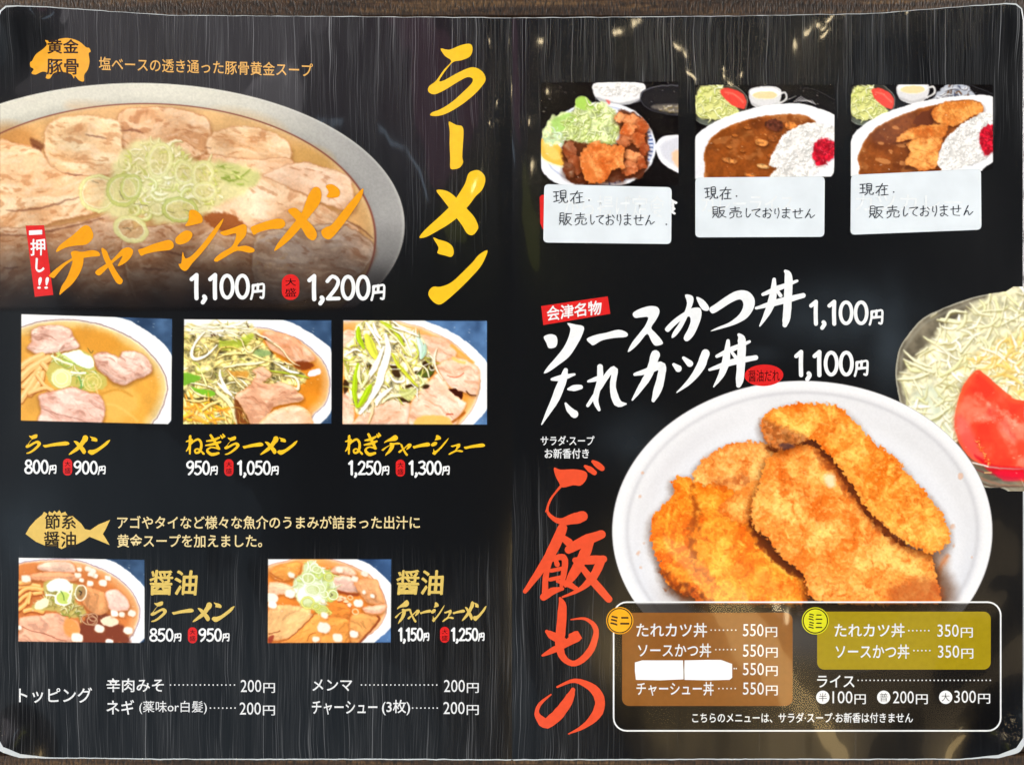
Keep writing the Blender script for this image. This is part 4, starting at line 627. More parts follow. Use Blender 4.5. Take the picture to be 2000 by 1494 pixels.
def ink(c, a=1.0):
    k = (tuple(c), a)
    if k not in INK:
        m, nt, b, N, L = new_mat('ink_%02x%02x%02x' % tuple(int(v) for v in c[:3]))
        gloss(nt, b)
        # print grain: a slight unevenness of the ink
        g = N('ShaderNodeNewGeometry'); n = N('ShaderNodeTexNoise'); n.inputs['Scale'].default_value = 420; n.inputs['Detail'].default_value = 3; L(g.outputs['Position'], n.inputs['Vector'])
        r = N('ShaderNodeMapRange'); r.inputs[3].default_value = .84; r.inputs[4].default_value = 1.10; L(n.outputs[0], r.inputs[0])
        v = N('ShaderNodeVectorMath'); v.operation = 'SCALE'; v.inputs[0].default_value = [q * .86 for q in lin(c)]; L(r.outputs[0], v.inputs['Scale']); L(v.outputs[0], b.inputs['Base Color'])
        b.inputs['Alpha'].default_value = a
        INK[k] = m
    return INK[k]
def photo_mat():
    m, nt, b, N, L = new_mat('printed_photograph'); gloss(nt, b)
    a = N('ShaderNodeVertexColor'); a.layer_name = 'print'; L(a.outputs[0], b.inputs['Base Color']); L(a.outputs[1], b.inputs['Alpha'])
    return m
# ---------------------------------------------------------------- mesh helpers
def link(name, me, mat=None, parent=None):
    if mat is not None: me.materials.append(mat)
    o = bpy.data.objects.new(name, me); C.objects.link(o)
    if parent is not None: o.parent = parent
    return o
def grid_mesh(name, V, w, h, keep=None):
    """V: (h*w,3) array"""
    j, i = np.meshgrid(np.arange(h - 1), np.arange(w - 1), indexing='ij'); a = j * w + i
    q = np.stack([a, a + w, a + w + 1, a + 1], -1).reshape(-1, 4)
    if keep is not None: q = q[keep.reshape(-1)]
    me = bpy.data.meshes.new(name); me.vertices.add(len(V)); me.vertices.foreach_set('co', V.reshape(-1).astype(np.float32))
    me.loops.add(q.size); me.loops.foreach_set('vertex_index', q.reshape(-1).astype(np.int32))
    me.polygons.add(len(q)); me.polygons.foreach_set('loop_start', (np.arange(len(q)) * 4).astype(np.int32))
    me.polygons.foreach_set('use_smooth', np.ones(len(q), bool)); me.update(calc_edges=True); return me
def picture(name, cv, dz, parent, label, mat):
    V = P(cv.X, cv.Y, dz).reshape(-1, 3); al = cv.al
    k = np.maximum(np.maximum(al[:-1, :-1], al[1:, :-1]), np.maximum(al[:-1, 1:], al[1:, 1:])) > .01
    me = grid_mesh(name, V, cv.w, cv.h, k)
    im = np.clip(cv.im, 0, 1); l = np.where(im <= .04045, im / 12.92, ((im + .055) / 1.055) ** 2.4) * .85
    at = me.color_attributes.new('print', 'FLOAT_COLOR', 'POINT')
    at.data.foreach_set('color', np.concatenate([l, al[..., None]], 2).reshape(-1).astype(np.float32))
    o = link(name, me, mat, parent)
    if label: o['label'] = label
    return o
def tris_mesh(name, T, dz, mat, parent, mx=24.0, normal_up=True):
    """T: list of triangles in menu units; long ones are split so that they follow the waves of the sheet"""
    out = []; st = [tuple(map(tuple, t)) for t in T]
    while st:
        a, b, c = st.pop(); e = ((a, b, c), (b, c, a), (c, a, b))
        L = [(p[0] - q[0]) ** 2 + (p[1] - q[1]) ** 2 for p, q, r in e]; k = L.index(max(L))
        if L[k] > mx * mx:
            p, q, r = e[k]; m = ((p[0] + q[0]) / 2, (p[1] + q[1]) / 2) + ((p[2],) if len(p) > 2 else ()); st.append((p, m, r)); st.append((m, q, r))
        else:
            ar = (b[0] - a[0]) * (c[1] - a[1]) - (b[1] - a[1]) * (c[0] - a[0])
            out.append((a, b, c) if ar < 0 else (a, c, b))
    idx = {}; vs = []; fs = []
    for t in out:
        f = []
        for v in t:
            if v not in idx: idx[v] = len(vs); vs.append(v)
            f.append(idx[v])
        if len(set(f)) == 3: fs.append(f)
    A = np.array([v[:2] for v in vs], float); zz = np.array([v[2] if len(v) > 2 else 0 for v in vs]) * 1e-5
    V = P(A[:, 0], A[:, 1], dz + zz)
    me = bpy.data.meshes.new(name); me.from_pydata(V.tolist(), [], fs); me.update()
    me.polygons.foreach_set('use_smooth', np.ones(len(fs), bool))
    return link(name, me, mat, parent)
def tess(polys, k0=0):
    T = []
    for k, p in enumerate(polys):
        v = [Vector((q[0], q[1], 0)) for q in p]
        for t in tessellate_polygon([v]): T.append(tuple((p[i][0], p[i][1], k0 + k) for i in t))
    return T
def ribbon(pts, z=0.0, n=4, rough=0.0, seed=1):
    """brush stroke from centre points (x, y, width): a ribbon with round ends, as triangles"""
    p = crom(pts, False, n) if len(pts) > 2 else np.array(pts, float); rs = random.Random(seed)
    d = np.gradient(p[:, :2], axis=0); d /= np.maximum(1e-6, np.hypot(d[:, 0], d[:, 1]))[:, None]; nn = np.stack([-d[:, 1], d[:, 0]], 1)
    h = np.maximum(.3, p[:, 2:3]) / 2; A = p[:, :2] + nn * h * np.array([[1 + rs.uniform(-rough, rough)] for _ in p]); B = p[:, :2] - nn * h * np.array([[1 + rs.uniform(-rough, rough)] for _ in p])
    T = []; Z = [z + i * .04 for i in range(len(p))]
    for i in range(len(p) - 1):
        a, b, c, e = (*A[i], Z[i]), (*A[i + 1], Z[i + 1]), (*B[i + 1], Z[i + 1]), (*B[i], Z[i]); T += [(a, b, c), (a, c, e)]
    for s, k in ((-1, 0), (1, -1)):
        c = (*p[k, :2], Z[k]); r = h[k, 0]; t = d[k] * s; nb = nn[k]
        q = [(*(A[k] if a == 0 else B[k] if a == 6 else p[k, :2] + nb * r * math.cos(a * math.pi / 6) + t * r * math.sin(a * math.pi / 6)), Z[k]) for a in range(7)]
        T += [(c, q[i], q[i + 1]) for i in range(6)]
    return T
def strokes(name, L, color, dz, parent, label=None, rough=0.0, smooth=True):
    """L: outlines (2-tuples) and brush strokes (3-tuples), each a polygon of its own"""
    T = []
    for i, s in enumerate(L):
        T += ribbon(s, i, 4, rough, i) if len(s[0]) == 3 else tess([[tuple(q) for q in (crom(s, True, 3) if smooth else s)]], i)
    o = tris_mesh(name, T, dz, ink(color), parent)
    if label: o['label'] = label
    return o
def glyph_tris(text, weight=0.0, shear=0.0):
    cu = bpy.data.curves.new('lettering', 'FONT'); cu.body = text; cu.size = 1; cu.resolution_u = 3; cu.offset = weight; cu.shear = shear
    ob = bpy.data.objects.new('lettering', cu); me = ob.to_mesh(); me.calc_loop_triangles()
    V = [tuple(v.co[:2]) for v in me.vertices]; T = [tuple(V[i] for i in t.vertices) for t in me.loop_triangles]
    ob.to_mesh_clear(); bpy.data.objects.remove(ob); bpy.data.curves.remove(cu); return T
def fit(T, x0, y0, x1, y1, slope=0.0, warp=0.0, seed=1, lean=0.0):
    A = np.array(T, float).reshape(-1, 2); lo = A.min(0); hi = A.max(0); A = (A - lo) / np.maximum(1e-6, hi - lo)
    X = x0 + A[:, 0] * (x1 - x0) + lean * A[:, 1]; Y = y1 - A[:, 1] * (y1 - y0) + slope * (X - x0)
    if warp:
        X = X + (vn(X / 9, Y / 9, seed) - .5) * 2 * warp; Y = Y + (vn(X / 11 + 40, Y / 9, seed + 3) - .5) * 2 * warp
    Q = np.round(np.stack([X, Y], 1), 3).reshape(-1, 3, 2)
    return [tuple(map(tuple, t)) for t in Q.tolist()]
DZ = 0.00010       # ink layers: picture .06 mm, panel .10 mm, lettering .16 mm above the sheet
def text(s, x0, y0, x1, y1, color, parent, slope=0.0, weight=.006, dz=.00016, name='menu_lettering', label=None, warp=0, seed=1, lean=0):
    bold = weight if weight > .0125 else 0          # heavy lettering: the glyph overprinted a hair to each side
    T = fit(glyph_tris(s, 0 if bold else weight), x0, y0, x1, y1, slope, warp, seed, lean)
    if bold:
        k = bold * (y1 - y0) * 1.1; T = [tuple((q[0] + dx * k, q[1] + dy * k, i * .5) for q in t) for i, (dx, dy) in enumerate(((-1, -.5), (1, .5), (0, 1), (0, -1), (.5, -.5), (-.5, .6))) for t in T]
    o = tris_mesh(name, T, dz, ink(color), parent)
    if label: o['label'] = label
    return o
DIG = {'0': (.56, [[(.28 + .21 * math.sin(a * math.pi / 8), .5 - .45 * math.cos(a * math.pi / 8)) for a in range(17)]]), '1': (.42, [[(.08,.2),(.24,.05)], [(.26,.03),(.25,.5),(.26,.97)]]),
 '2': (.56, [[(.07,.24),(.26,.04),(.47,.2),(.4,.5),(.08,.95)], [(.08,.95),(.5,.94)]]), '3': (.56, [[(.08,.12),(.3,.04),(.46,.2),(.36,.42),(.22,.47)], [(.22,.47),(.44,.56),(.5,.75),(.32,.96),(.06,.88)]]),
 '5': (.56, [[(.46,.05),(.14,.06)], [(.14,.06),(.1,.45)], [(.1,.45),(.3,.38),(.49,.6),(.42,.85),(.22,.97),(.06,.88)]]), '8': (.56, [[(.28,.47),(.1,.3),(.14,.1),(.28,.04),(.42,.1),(.46,.3),(.28,.47)], [(.28,.47),(.06,.66),(.1,.88),(.28,.96),(.46,.88),(.5,.66),(.28,.47)]]),
 '9': (.56, [[(.46,.3),(.3,.5),(.1,.42),(.07,.2),(.26,.04),(.44,.12),(.48,.34),(.42,.7),(.18,.97)]]), ',': (.26, [[(.12,.9),(.16,.98),(.07,1.14)]])}
YEN = [[(.17,.2),(.14,.6),(.02,1)], [(.17,.18),(.6,.12),(.93,.1),(.95,.5),(.9,.92),(.72,.9)], [(.52,.12),(.5,.52)], [(.16,.55),(.92,.5)]]
def price(s, x0, x1, y0, y1, color, parent, yen=.66, wt=.15, slope=0.0, fy=None):
    """brush-rounded price numerals with a smaller yen character at the end"""
    H_ = y1 - y0; n = [c for c in s if c != '円']; adv = sum(DIG[c][0] for c in n); yw = .50 if '円' in s else 0
    k = (x1 - x0) / (adv + yw + .04); L = []; x = x0
    for c in n:
        a, G = DIG[c]
        for g in G:
            q = [(x + px * k, y0 + py * H_) for px, py in g];
            L.append([(u, v + slope * (u - x0), H_ * wt * (1.15 if c in '1,' else 1)) for u, v in q])
        x += a * k
    if yw:
        hh = H_ * yen; x += .03 * k
        for g in YEN: L.append([(x + px * yw * k, y1 - hh + py * hh + slope * (x + px * yw * k - x0), H_ * .095 * (1.3 if i == 0 else 1)) for i, (px, py) in enumerate(g)])
    T = []
    for i, g in enumerate(L): T += ribbon(g, i * .5, 3)
    return tris_mesh('price_lettering', T, .00016, ink(color), parent)
PEN = {'現': [[(0,.12),(.38,.1)],[(.03,.45),(.36,.42)],[(0,.87),(.42,.78)],[(.19,.1),(.2,.82)],[(.52,.08),(.51,.6)],[(.52,.08),(.88,.06),(.86,.6)],[(.53,.25),(.86,.24)],[(.53,.42),(.86,.41)],[(.51,.6),(.86,.59)],[(.6,.6),(.56,.85),(.38,1)],[(.74,.6),(.75,.92),(1,.95),(1.02,.8)]],
 '在': [[(.02,.24),(.95,.16)],[(.52,0),(.32,.4),(0,.78)],[(.25,.45),(.24,1)],[(.45,.52),(.9,.47)],[(.68,.3),(.67,.92)],[(.4,.96),(1,.9)]],
 '販': [[(.06,.05),(.05,.65)],[(.06,.05),(.38,.04),(.37,.65)],[(.06,.25),(.36,.24)],[(.06,.45),(.36,.44)],[(.05,.65),(.37,.64)],[(.15,.7),(.02,.98)],[(.28,.7),(.42,.95)],[(.5,.08),(.98,.03)],[(.56,.08),(.53,.6),(.4,1)],[(.56,.38),(.9,.36),(.76,.7),(.5,1)],[(.58,.5),(.75,.78),(1,.98)]],
 '売': [[(.5,0),(.5,.35)],[(.12,.15),(.86,.11)],[(.22,.35),(.78,.33)],[(.07,.5),(.04,.68)],[(.07,.5),(.95,.47),(.9,.64)],[(.38,.6),(.32,.85),(.06,1)],[(.62,.6),(.62,.92),(.95,.94),(1,.78)]],
 'し': [[(.3,0),(.24,.7),(.46,1),(.95,.66)]], 'て': [[(0,.16),(.95,.04),(.5,.38),(.42,.74),(.85,1)]], 'お': [[(0,.3),(.62,.22)],[(.3,0),(.3,.85),(.12,.96),(.04,.76),(.5,.5),(.86,.62),(.8,.9),(.52,1)],[(.78,.1),(1,.3)]],
 'り': [[(.2,.05),(.14,.5),(.32,.56)],[(.74,0),(.84,.5),(.5,1)]], 'ま': [[(.08,.2),(.92,.16)],[(.14,.45),(.86,.41)],[(.5,0),(.52,.76),(.3,.96),(.1,.82),(.4,.7),(.92,.96)]],
 'せ': [[(0,.38),(1,.27)],[(.75,0),(.75,.52),(.58,.6)],[(.25,.12),(.25,.85),(.5,.98),(.92,.95)]], 'ん': [[(.5,0),(.25,.5),(0,1),(.3,.58),(.5,.62),(.58,.95),(1,.66)]]}
def pen(ch, x0, y0, x1, y1, w, color, dz, parent, seed):
    """one character written by hand with a fine pen"""
    r = random.Random(seed); T = []; a = r.uniform(-.05, .05); cx, cy = (x0 + x1) / 2, (y0 + y1) / 2
    for i, g in enumerate(PEN[ch]):
        q = [(x0 + px * (x1 - x0) + r.uniform(-.5, .5), y0 + py * (y1 - y0) + r.uniform(-.6, .6)) for px, py in g]
        q = [(cx + (u - cx) - (v - cy) * a, cy + (v - cy) + (u - cx) * a, w * (1.1 if k == 0 else r.uniform(.7, 1))) for k, (u, v) in enumerate(q)]
        T += ribbon(q, i * .5, 4)
    return tris_mesh('handwriting', T, dz, ink(color), parent)
def dots(x0, x1, y, n, r, color, parent, slope=0):
    L = []
    for i in range(n):
        cx = x0 + (x1 - x0) * i / (n - 1); L.append([(cx + r * math.cos(a * math.pi / 4), y + slope * (cx - x0) + r * math.sin(a * math.pi / 4)) for a in range(8)])
    return tris_mesh('dot_leader', tess(L, 0), .00016, ink(color), parent)
def rrect(x0, y0, x1, y1, r, n=6, sl=0.0):
    o = []
    for cx, cy, a0 in ((x1 - r, y0 + r, -90), (x1 - r, y1 - r, 0), (x0 + r, y1 - r, 90), (x0 + r, y0 + r, 180)):
        for k in range(n + 1): a = R(a0 + 90 * k / n); X = cx + r * math.cos(a); o.append((X, cy + r * math.sin(a) + sl * (X - x0)))
    return o
def ellipse(cx, cy, rx, ry, n=36, rot=0):
    return [(cx + rx * math.cos(2 * math.pi * i / n) * math.cos(rot) - ry * math.sin(2 * math.pi * i / n) * math.sin(rot), cy + rx * math.cos(2 * math.pi * i / n) * math.sin(rot) + ry * math.sin(2 * math.pi * i / n) * math.cos(rot)) for i in range(n)]
def flat(name, poly, color, dz, parent, alpha=1.0, label=None):
    o = tris_mesh(name, tess([poly]), dz, ink(color, alpha), parent)
    if label: o['label'] = label
    return o
def band(name, outer, inner, color, dz, parent):
    T = []; n = len(outer)
    for i in range(n): j = (i + 1) % n; T += [(outer[i], outer[j], inner[j]), (outer[i], inner[j], inner[i])]
    return tris_mesh(name, T, dz, ink(color), parent)
# ---------------------------------------------------------------- the table
def wood_mat():
    m, nt, b, N, L = new_mat('dark_table_wood')
    g = N('ShaderNodeTexCoord'); mp = N('ShaderNodeMapping'); mp.inputs['Scale'].default_value = (9, 170, 20); L(g.outputs['Object'], mp.inputs[0])
    n = N('ShaderNodeTexNoise'); n.inputs['Scale'].default_value = 1.6; n.inputs['Detail'].default_value = 9; n.inputs['Roughness'].default_value = .68; n.inputs['Distortion'].default_value = .6; L(mp.outputs[0], n.inputs['Vector'])
    r = N('ShaderNodeValToRGB'); e = r.color_ramp.elements; e[0].position = .34; e[0].color = (*lin((34, 22, 12)), 1); e[1].position = .72; e[1].color = (*lin((122, 92, 56)), 1)
    k = e.new(.52); k.color = (*lin((68, 46, 28)), 1); L(n.outputs[0], r.inputs[0])
    m3 = N('ShaderNodeMapping'); m3.inputs['Scale'].default_value = (900, 260, 20); L(g.outputs['Object'], m3.inputs[0])
    n3 = N('ShaderNodeTexNoise'); n3.inputs['Scale'].default_value = 1.3; n3.inputs['Detail'].default_value = 3; L(m3.outputs[0], n3.inputs['Vector'])
    r3 = N('ShaderNodeMapRange'); r3.inputs[1].default_value = .35; r3.inputs[2].default_value = .7; r3.inputs[3].default_value = .12; r3.inputs[4].default_value = 1.05; L(n3.outputs[0], r3.inputs[0])
    v = N('ShaderNodeVectorMath'); v.operation = 'SCALE'; L(r.outputs[0], v.inputs[0]); L(r3.outputs[0], v.inputs['Scale']); L(v.outputs[0], b.inputs['Base Color'])
    b.inputs['Roughness'].default_value = .42
    bp = N('ShaderNodeBump'); bp.inputs['Distance'].default_value = .0006; bp.inputs['Strength'].default_value = .6; L(n3.outputs[0], bp.inputs['Height']); L(bp.outputs[0], b.inputs['Normal'])
    return m
def build_table():
    t = bpy.data.objects.new('wooden_table', None); C.objects.link(t); t.location = (0, 0, -0.0005)
    t['label'] = 'dark brown wooden table top under the open menu'; t['category'] = 'table'
    wm = wood_mat(); ys = [-.42, -.31, -.152, 0.0, .1495, .31, .42]
    for i in range(6):
        a, b_ = ys[i] + .0003, ys[i + 1] - .0003; x = .7
        if i in (0, 5): pass
        c = .0008
        v = [(-x, a, -.02), (x, a, -.02), (x, b_, -.02), (-x, b_, -.02), (-x, a, -c), (x, a, -c), (x, b_, -c), (-x, b_, -c), (-x, a + c, 0), (x, a + c, 0), (x, b_ - c, 0), (-x, b_ - c, 0)]
        f = [(3, 2, 1, 0), (0, 1, 5, 4), (1, 2, 6, 5), (2, 3, 7, 6), (3, 0, 4, 7), (4, 5, 9, 8), (5, 6, 10, 9), (6, 7, 11, 10), (7, 4, 8, 11), (8, 9, 10, 11)]
        me = bpy.data.meshes.new('board'); me.from_pydata(v, [], f); me.update(); link('board', me, wm, t)
    return t
# ---------------------------------------------------------------- the pages
TOP = [(-4, 40), (2, 24), (12, 15), (34, 13), (120, 17), (330, 31), (600, 33), (1000, 36), (1400, 33), (1700, 28), (1880, 14), (1960, 9), (1984, 10), (1994, 18), (1998, 40)]
BOT = [(-4, 1440), (6, 1458), (40, 1472), (90, 1478), (330, 1481), (700, 1481), (1000, 1482), (1500, 1481), (1880, 1481), (1950, 1474), (1985, 1460), (1998, 1440)]
def page_mat():
    m, nt, b, N, L = new_mat('black_board_print'); gloss(nt, b)
    g = N('ShaderNodeTexCoord'); at = N('ShaderNodeVertexColor'); at.layer_name = 'print'
    # long wavy wood streaks, printed in grey on black
    w0 = N('ShaderNodeTexNoise'); w0.inputs['Scale'].default_value = 22; w0.inputs['Detail'].default_value = 2; L(g.outputs['Object'], w0.inputs['Vector'])
    ad = N('ShaderNodeVectorMath'); ad.operation = 'MULTIPLY_ADD'; ad.inputs[1].default_value = (.005, 0, 0); L(w0.outputs['Color'], ad.inputs[0]); L(g.outputs['Object'], ad.inputs[2])
    def streak(sx, sy, lo, hi, det=3):
        mp = N('ShaderNodeMapping'); mp.inputs['Scale'].default_value = (sx, sy, 1); L(ad.outputs[0], mp.inputs[0])
        n = N('ShaderNodeTexNoise'); n.inputs['Scale'].default_value = 1; n.inputs['Detail'].default_value = det; L(mp.outputs[0], n.inputs['Vector'])
        r = N('ShaderNodeMapRange'); r.inputs[1].default_value = lo; r.inputs[2].default_value = hi; L(n.outputs[0], r.inputs[0]); return r.outputs[0]
    def M(op, a, b2):
        n = N('ShaderNodeMath'); n.operation = op
        for i, v in enumerate((a, b2)):
            if isinstance(v, (int, float)): n.inputs[i].default_value = v
            else: L(v, n.inputs[i])
        return n.outputs[0]
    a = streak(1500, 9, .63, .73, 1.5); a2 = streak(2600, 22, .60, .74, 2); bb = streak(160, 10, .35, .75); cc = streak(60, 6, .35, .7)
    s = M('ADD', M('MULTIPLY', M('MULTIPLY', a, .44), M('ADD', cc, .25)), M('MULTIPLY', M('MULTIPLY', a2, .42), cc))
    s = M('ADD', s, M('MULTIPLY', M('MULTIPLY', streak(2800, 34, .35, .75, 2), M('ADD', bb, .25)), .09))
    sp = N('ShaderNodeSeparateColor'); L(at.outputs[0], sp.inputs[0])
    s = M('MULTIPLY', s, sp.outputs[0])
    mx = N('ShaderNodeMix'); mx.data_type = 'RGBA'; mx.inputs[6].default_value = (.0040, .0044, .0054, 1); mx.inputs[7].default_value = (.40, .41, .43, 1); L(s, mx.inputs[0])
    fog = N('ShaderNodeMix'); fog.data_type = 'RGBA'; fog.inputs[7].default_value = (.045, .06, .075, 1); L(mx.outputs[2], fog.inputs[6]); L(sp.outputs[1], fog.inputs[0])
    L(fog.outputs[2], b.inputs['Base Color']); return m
def build_pages(root):
    pm = page_mat(); em, ent, eb, _, _ = new_mat('laminate_edge'); eb.inputs['Base Color'].default_value = (.62, .66, .68, 1); eb.inputs['Roughness'].default_value = .25; eb.inputs['Transmission Weight'].default_value = .15
    tx = np.array(TOP, float); bx = np.array(BOT, float)
    for xa, xb, lab in ((-4.0, 1000.0, 'left page with the ramen dishes on printed black boards'), (1000.0, 1998.0, 'right page with the rice dishes on printed black boards')):
        xs = np.unique(np.concatenate([np.linspace(xa, xb, 150), [x for x in np.concatenate([tx[:, 0], bx[:, 0]]) if xa < x < xb], xa + np.array([1, 3, 6, 10, 16]), xb - np.array([1, 3, 6, 10, 16])]))
        nv = 112; v = np.linspace(0, 1, nv)
        X = np.repeat(xs[None], nv, 0); yt = np.interp(xs, tx[:, 0], tx[:, 1]) + (fbm(xs, xs * 0, 24, 2, 3) - .5) * 1.6; yb = np.interp(xs, bx[:, 0], bx[:, 1]) + (fbm(xs, xs * 0 + 9, 18, 2, 6) - .5) * 2
        Y = yt[None] + (yb - yt)[None] * v[:, None]; w, h = len(xs), nv
        V = P(X, Y).reshape(-1, 3); me = grid_mesh('page', V, w, h)
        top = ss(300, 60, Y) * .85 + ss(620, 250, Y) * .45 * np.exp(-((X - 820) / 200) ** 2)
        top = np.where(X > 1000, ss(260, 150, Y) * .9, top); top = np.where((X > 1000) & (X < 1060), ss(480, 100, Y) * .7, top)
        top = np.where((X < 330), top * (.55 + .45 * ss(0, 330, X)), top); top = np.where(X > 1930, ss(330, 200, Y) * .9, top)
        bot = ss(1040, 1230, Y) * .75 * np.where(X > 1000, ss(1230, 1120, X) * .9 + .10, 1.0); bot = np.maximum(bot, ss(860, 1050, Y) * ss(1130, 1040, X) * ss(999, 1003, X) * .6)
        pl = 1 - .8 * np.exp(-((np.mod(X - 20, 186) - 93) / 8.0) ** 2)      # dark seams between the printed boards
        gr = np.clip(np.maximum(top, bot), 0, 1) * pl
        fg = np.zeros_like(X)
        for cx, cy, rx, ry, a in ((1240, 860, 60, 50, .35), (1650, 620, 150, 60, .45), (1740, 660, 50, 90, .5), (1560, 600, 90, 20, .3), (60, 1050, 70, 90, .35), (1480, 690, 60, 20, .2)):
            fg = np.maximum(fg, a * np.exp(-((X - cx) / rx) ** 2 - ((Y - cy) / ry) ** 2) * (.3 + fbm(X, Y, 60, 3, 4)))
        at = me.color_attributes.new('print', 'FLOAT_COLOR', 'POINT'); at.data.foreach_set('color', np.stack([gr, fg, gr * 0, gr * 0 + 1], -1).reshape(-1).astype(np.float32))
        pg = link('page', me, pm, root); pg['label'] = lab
        # laminate border: a thin pale lip round the sheet, wider where the corners curl, with real thickness
        ring = [(xs[i], yt[i]) for i in range(w)] + [(xb, Y[j, -1]) for j in range(1, h)] + [(xs[i], yb[i]) for i in range(w - 2, -1, -1)] + [(xa, Y[j, 0]) for j in range(h - 2, 0, -1)]
        A = np.array(ring); n = len(A); T_ = np.roll(A, -1, 0) - np.roll(A, 1, 0); T_ /= np.maximum(1e-6, np.hypot(T_[:, 0], T_[:, 1]))[:, None]; Nn = np.stack([T_[:, 1], -T_[:, 0]], 1)
        wd = np.where(A[:, 1] > 700, 1.9, 1.0) + (fbm(A[:, 0], A[:, 1], 16, 2, 8) - .5) * 1.2
        for cx, cy, rr, a in ((0, 1466, 60, 9), (2000, 1470, 60, 9), (1990, 10, 60, 1.5), (0, 20, 60, 2)): wd = wd + a * np.exp(-((A[:, 0] - cx) ** 2 + (A[:, 1] - cy) ** 2) / rr ** 2)
        wd = np.where(np.abs(A[:, 0] - 1000) < 1.5, .25, np.maximum(wd, .5)); B = A + Nn * wd[:, None]
        B[np.abs(A[:, 0] - 1000) < 1.5, 0] = 1000.0
        fold = np.abs(A[:, 0] - 1000) < 1.5
        P0 = P(A[:, 0], A[:, 1], -.00004); P1 = P(B[:, 0], B[:, 1], -.00012); P2 = P(B[:, 0], B[:, 1], -.0005); P3 = P(A[:, 0], A[:, 1], -.0005)
        vv = np.concatenate([P0, P1, P2, P3]); ff = []
        for i in range(n):
            j = (i + 1) % n
            for s in range(3): ff.append((s * n + i, s * n + n + i, s * n + n + j, s * n + j)) if not (fold[i] and fold[j]) else None
        me = bpy.data.meshes.new('laminate_edge'); me.from_pydata(vv.tolist(), [], ff); me.update(); link('laminate_edge', me, em, pg)
        V2 = P(X, Y, -.0005).reshape(-1, 3); me2 = grid_mesh('page_back', V2, w, h); me2.flip_normals(); link('page_back', me2, em, pg)
# ---------------------------------------------------------------- brush lettering outlines, traced in menu units
def trw(x0, y0, k, w=1.0): return lambda pts: [(x0 + a[0] / k, y0 + a[1] / k) + tuple(v / k * w for v in a[2:]) for a in pts]
t2 = trw(400, 0, 2.41); t4 = trw(0, 400, 2.5); t5 = trw(0, 150, 2.5); t3 = trw(1000, 480, 2.5, 1.12); t6 = trw(1000, 880, 2.434, 1.16)
RA = [t2([(1110,230),(1150,236),(1200,216),(1242,207),(1258,218),(1259,245),(1245,270),(1205,286),(1170,293),(1140,325),(1110,368),(1105,385),(1130,378),(1180,350),(1240,322),(1275,320),(1308,340),(1322,372),(1310,400),(1270,445),(1215,490),(1150,530),(1100,547),(1062,545),(1070,530),(1110,515),(1165,480),(1215,435),(1255,395),(1260,372),(1235,365),(1190,388),(1130,425),(1085,445),(1060,440),(1050,425),(1058,405),(1090,380),(1125,330),(1160,290),(1130,265)])]
BARV = [t2([(1148,575),(1165,580),(1185,590),(1210,595),(1218,620),(1215,680),(1212,740),(1216,765),(1200,790),(1170,798),(1155,790),(1155,740),(1152,680),(1153,620)])]
ME = [t2([(1262,805),(1290,803),(1315,825),(1320,855),(1305,895),(1275,925),(1245,965),(1200,1015),(1150,1055),(1100,1085),(1045,1115),(1010,1120),(1025,1095),(1060,1060),(1110,1015),(1160,965),(1195,915),(1225,865),(1240,820)]),
      t2([(1090,897),(1130,897),(1165,915),(1200,950),(1240,990),(1270,1025),(1287,1065),(1282,1085),(1262,1107),(1235,1100),(1210,1060),(1180,1020),(1150,980),(1120,940)])]
NN = [t2([(1075,1120),(1100,1128),(1140,1140),(1165,1160),(1172,1190),(1160,1210),(1130,1203),(1095,1192),(1100,1165)]),
      t2([(1330,1178),(1320,1215),(1295,1260),(1250,1310),(1200,1360),(1150,1405),(1110,1433),(1080,1425),(1055,1395),(1055,1370),(1075,1350),(1110,1350),(1160,1330),(1210,1285),(1260,1235),(1290,1200)])]
CHI = [t4([(405,105),(435,105),(455,140),(450,170),(420,195),(370,200),(320,210),(275,232),(285,205),(320,175),(360,145)]),
       t4([(240,345),(265,320),(310,285),(350,260),(345,235),(365,225),(400,230),(450,222),(480,230),(487,250),(440,255),(400,262),(350,275),(310,305),(275,345),(262,358),(245,352)]),
       t4([(350,240),(400,232),(408,270),(400,310),(380,350),(350,390),(315,420),(290,440),(300,400),(325,360),(345,310),(355,270)])]
YA = [t4([(467,325),(500,300),(540,275),(575,240),(600,215),(630,208),(650,225),(640,255),(610,285),(575,300),(590,268),(598,250),(575,265),(545,290),(510,325),(487,345),(470,340)]),
      t4([(495,212),(520,225),(535,260),(560,310),(585,350),(600,370),(590,388),(570,382),(550,350),(530,310),(505,260)])]
BAR = [t4([(675,220),(700,212),(740,195),(790,180),(825,172),(845,185),(847,208),(825,222),(770,228),(715,240),(690,250),(680,238)])]
SHI = [t4([(925,30),(955,28),(985,55),(988,85),(960,95),(905,105),(920,75)]), t4([(860,160),(900,128),(930,130),(940,150),(920,180),(880,195),(858,185)]),
       t4([(1090,68),(1080,100),(1040,165),(990,230),(940,285),(910,322),(885,315),(872,290),(885,285),(892,230),(905,262),(940,245),(990,190),(1040,125)])]
YU = [t4([(1075,135),(1120,120),(1160,105),(1190,95),(1205,110),(1200,150),(1170,185),(1160,205),(1200,200),(1240,215),(1240,230),(1215,235),(1160,225),(1110,250),(1060,278),(1045,268),(1080,235),(1130,205),(1150,165),(1150,140),(1110,150),(1090,150)])]
BAR2 = [t4([(1225,110),(1260,95),(1310,78),(1355,68),(1385,75),(1393,100),(1370,118),(1320,120),(1265,135),(1240,148),(1228,130)])]
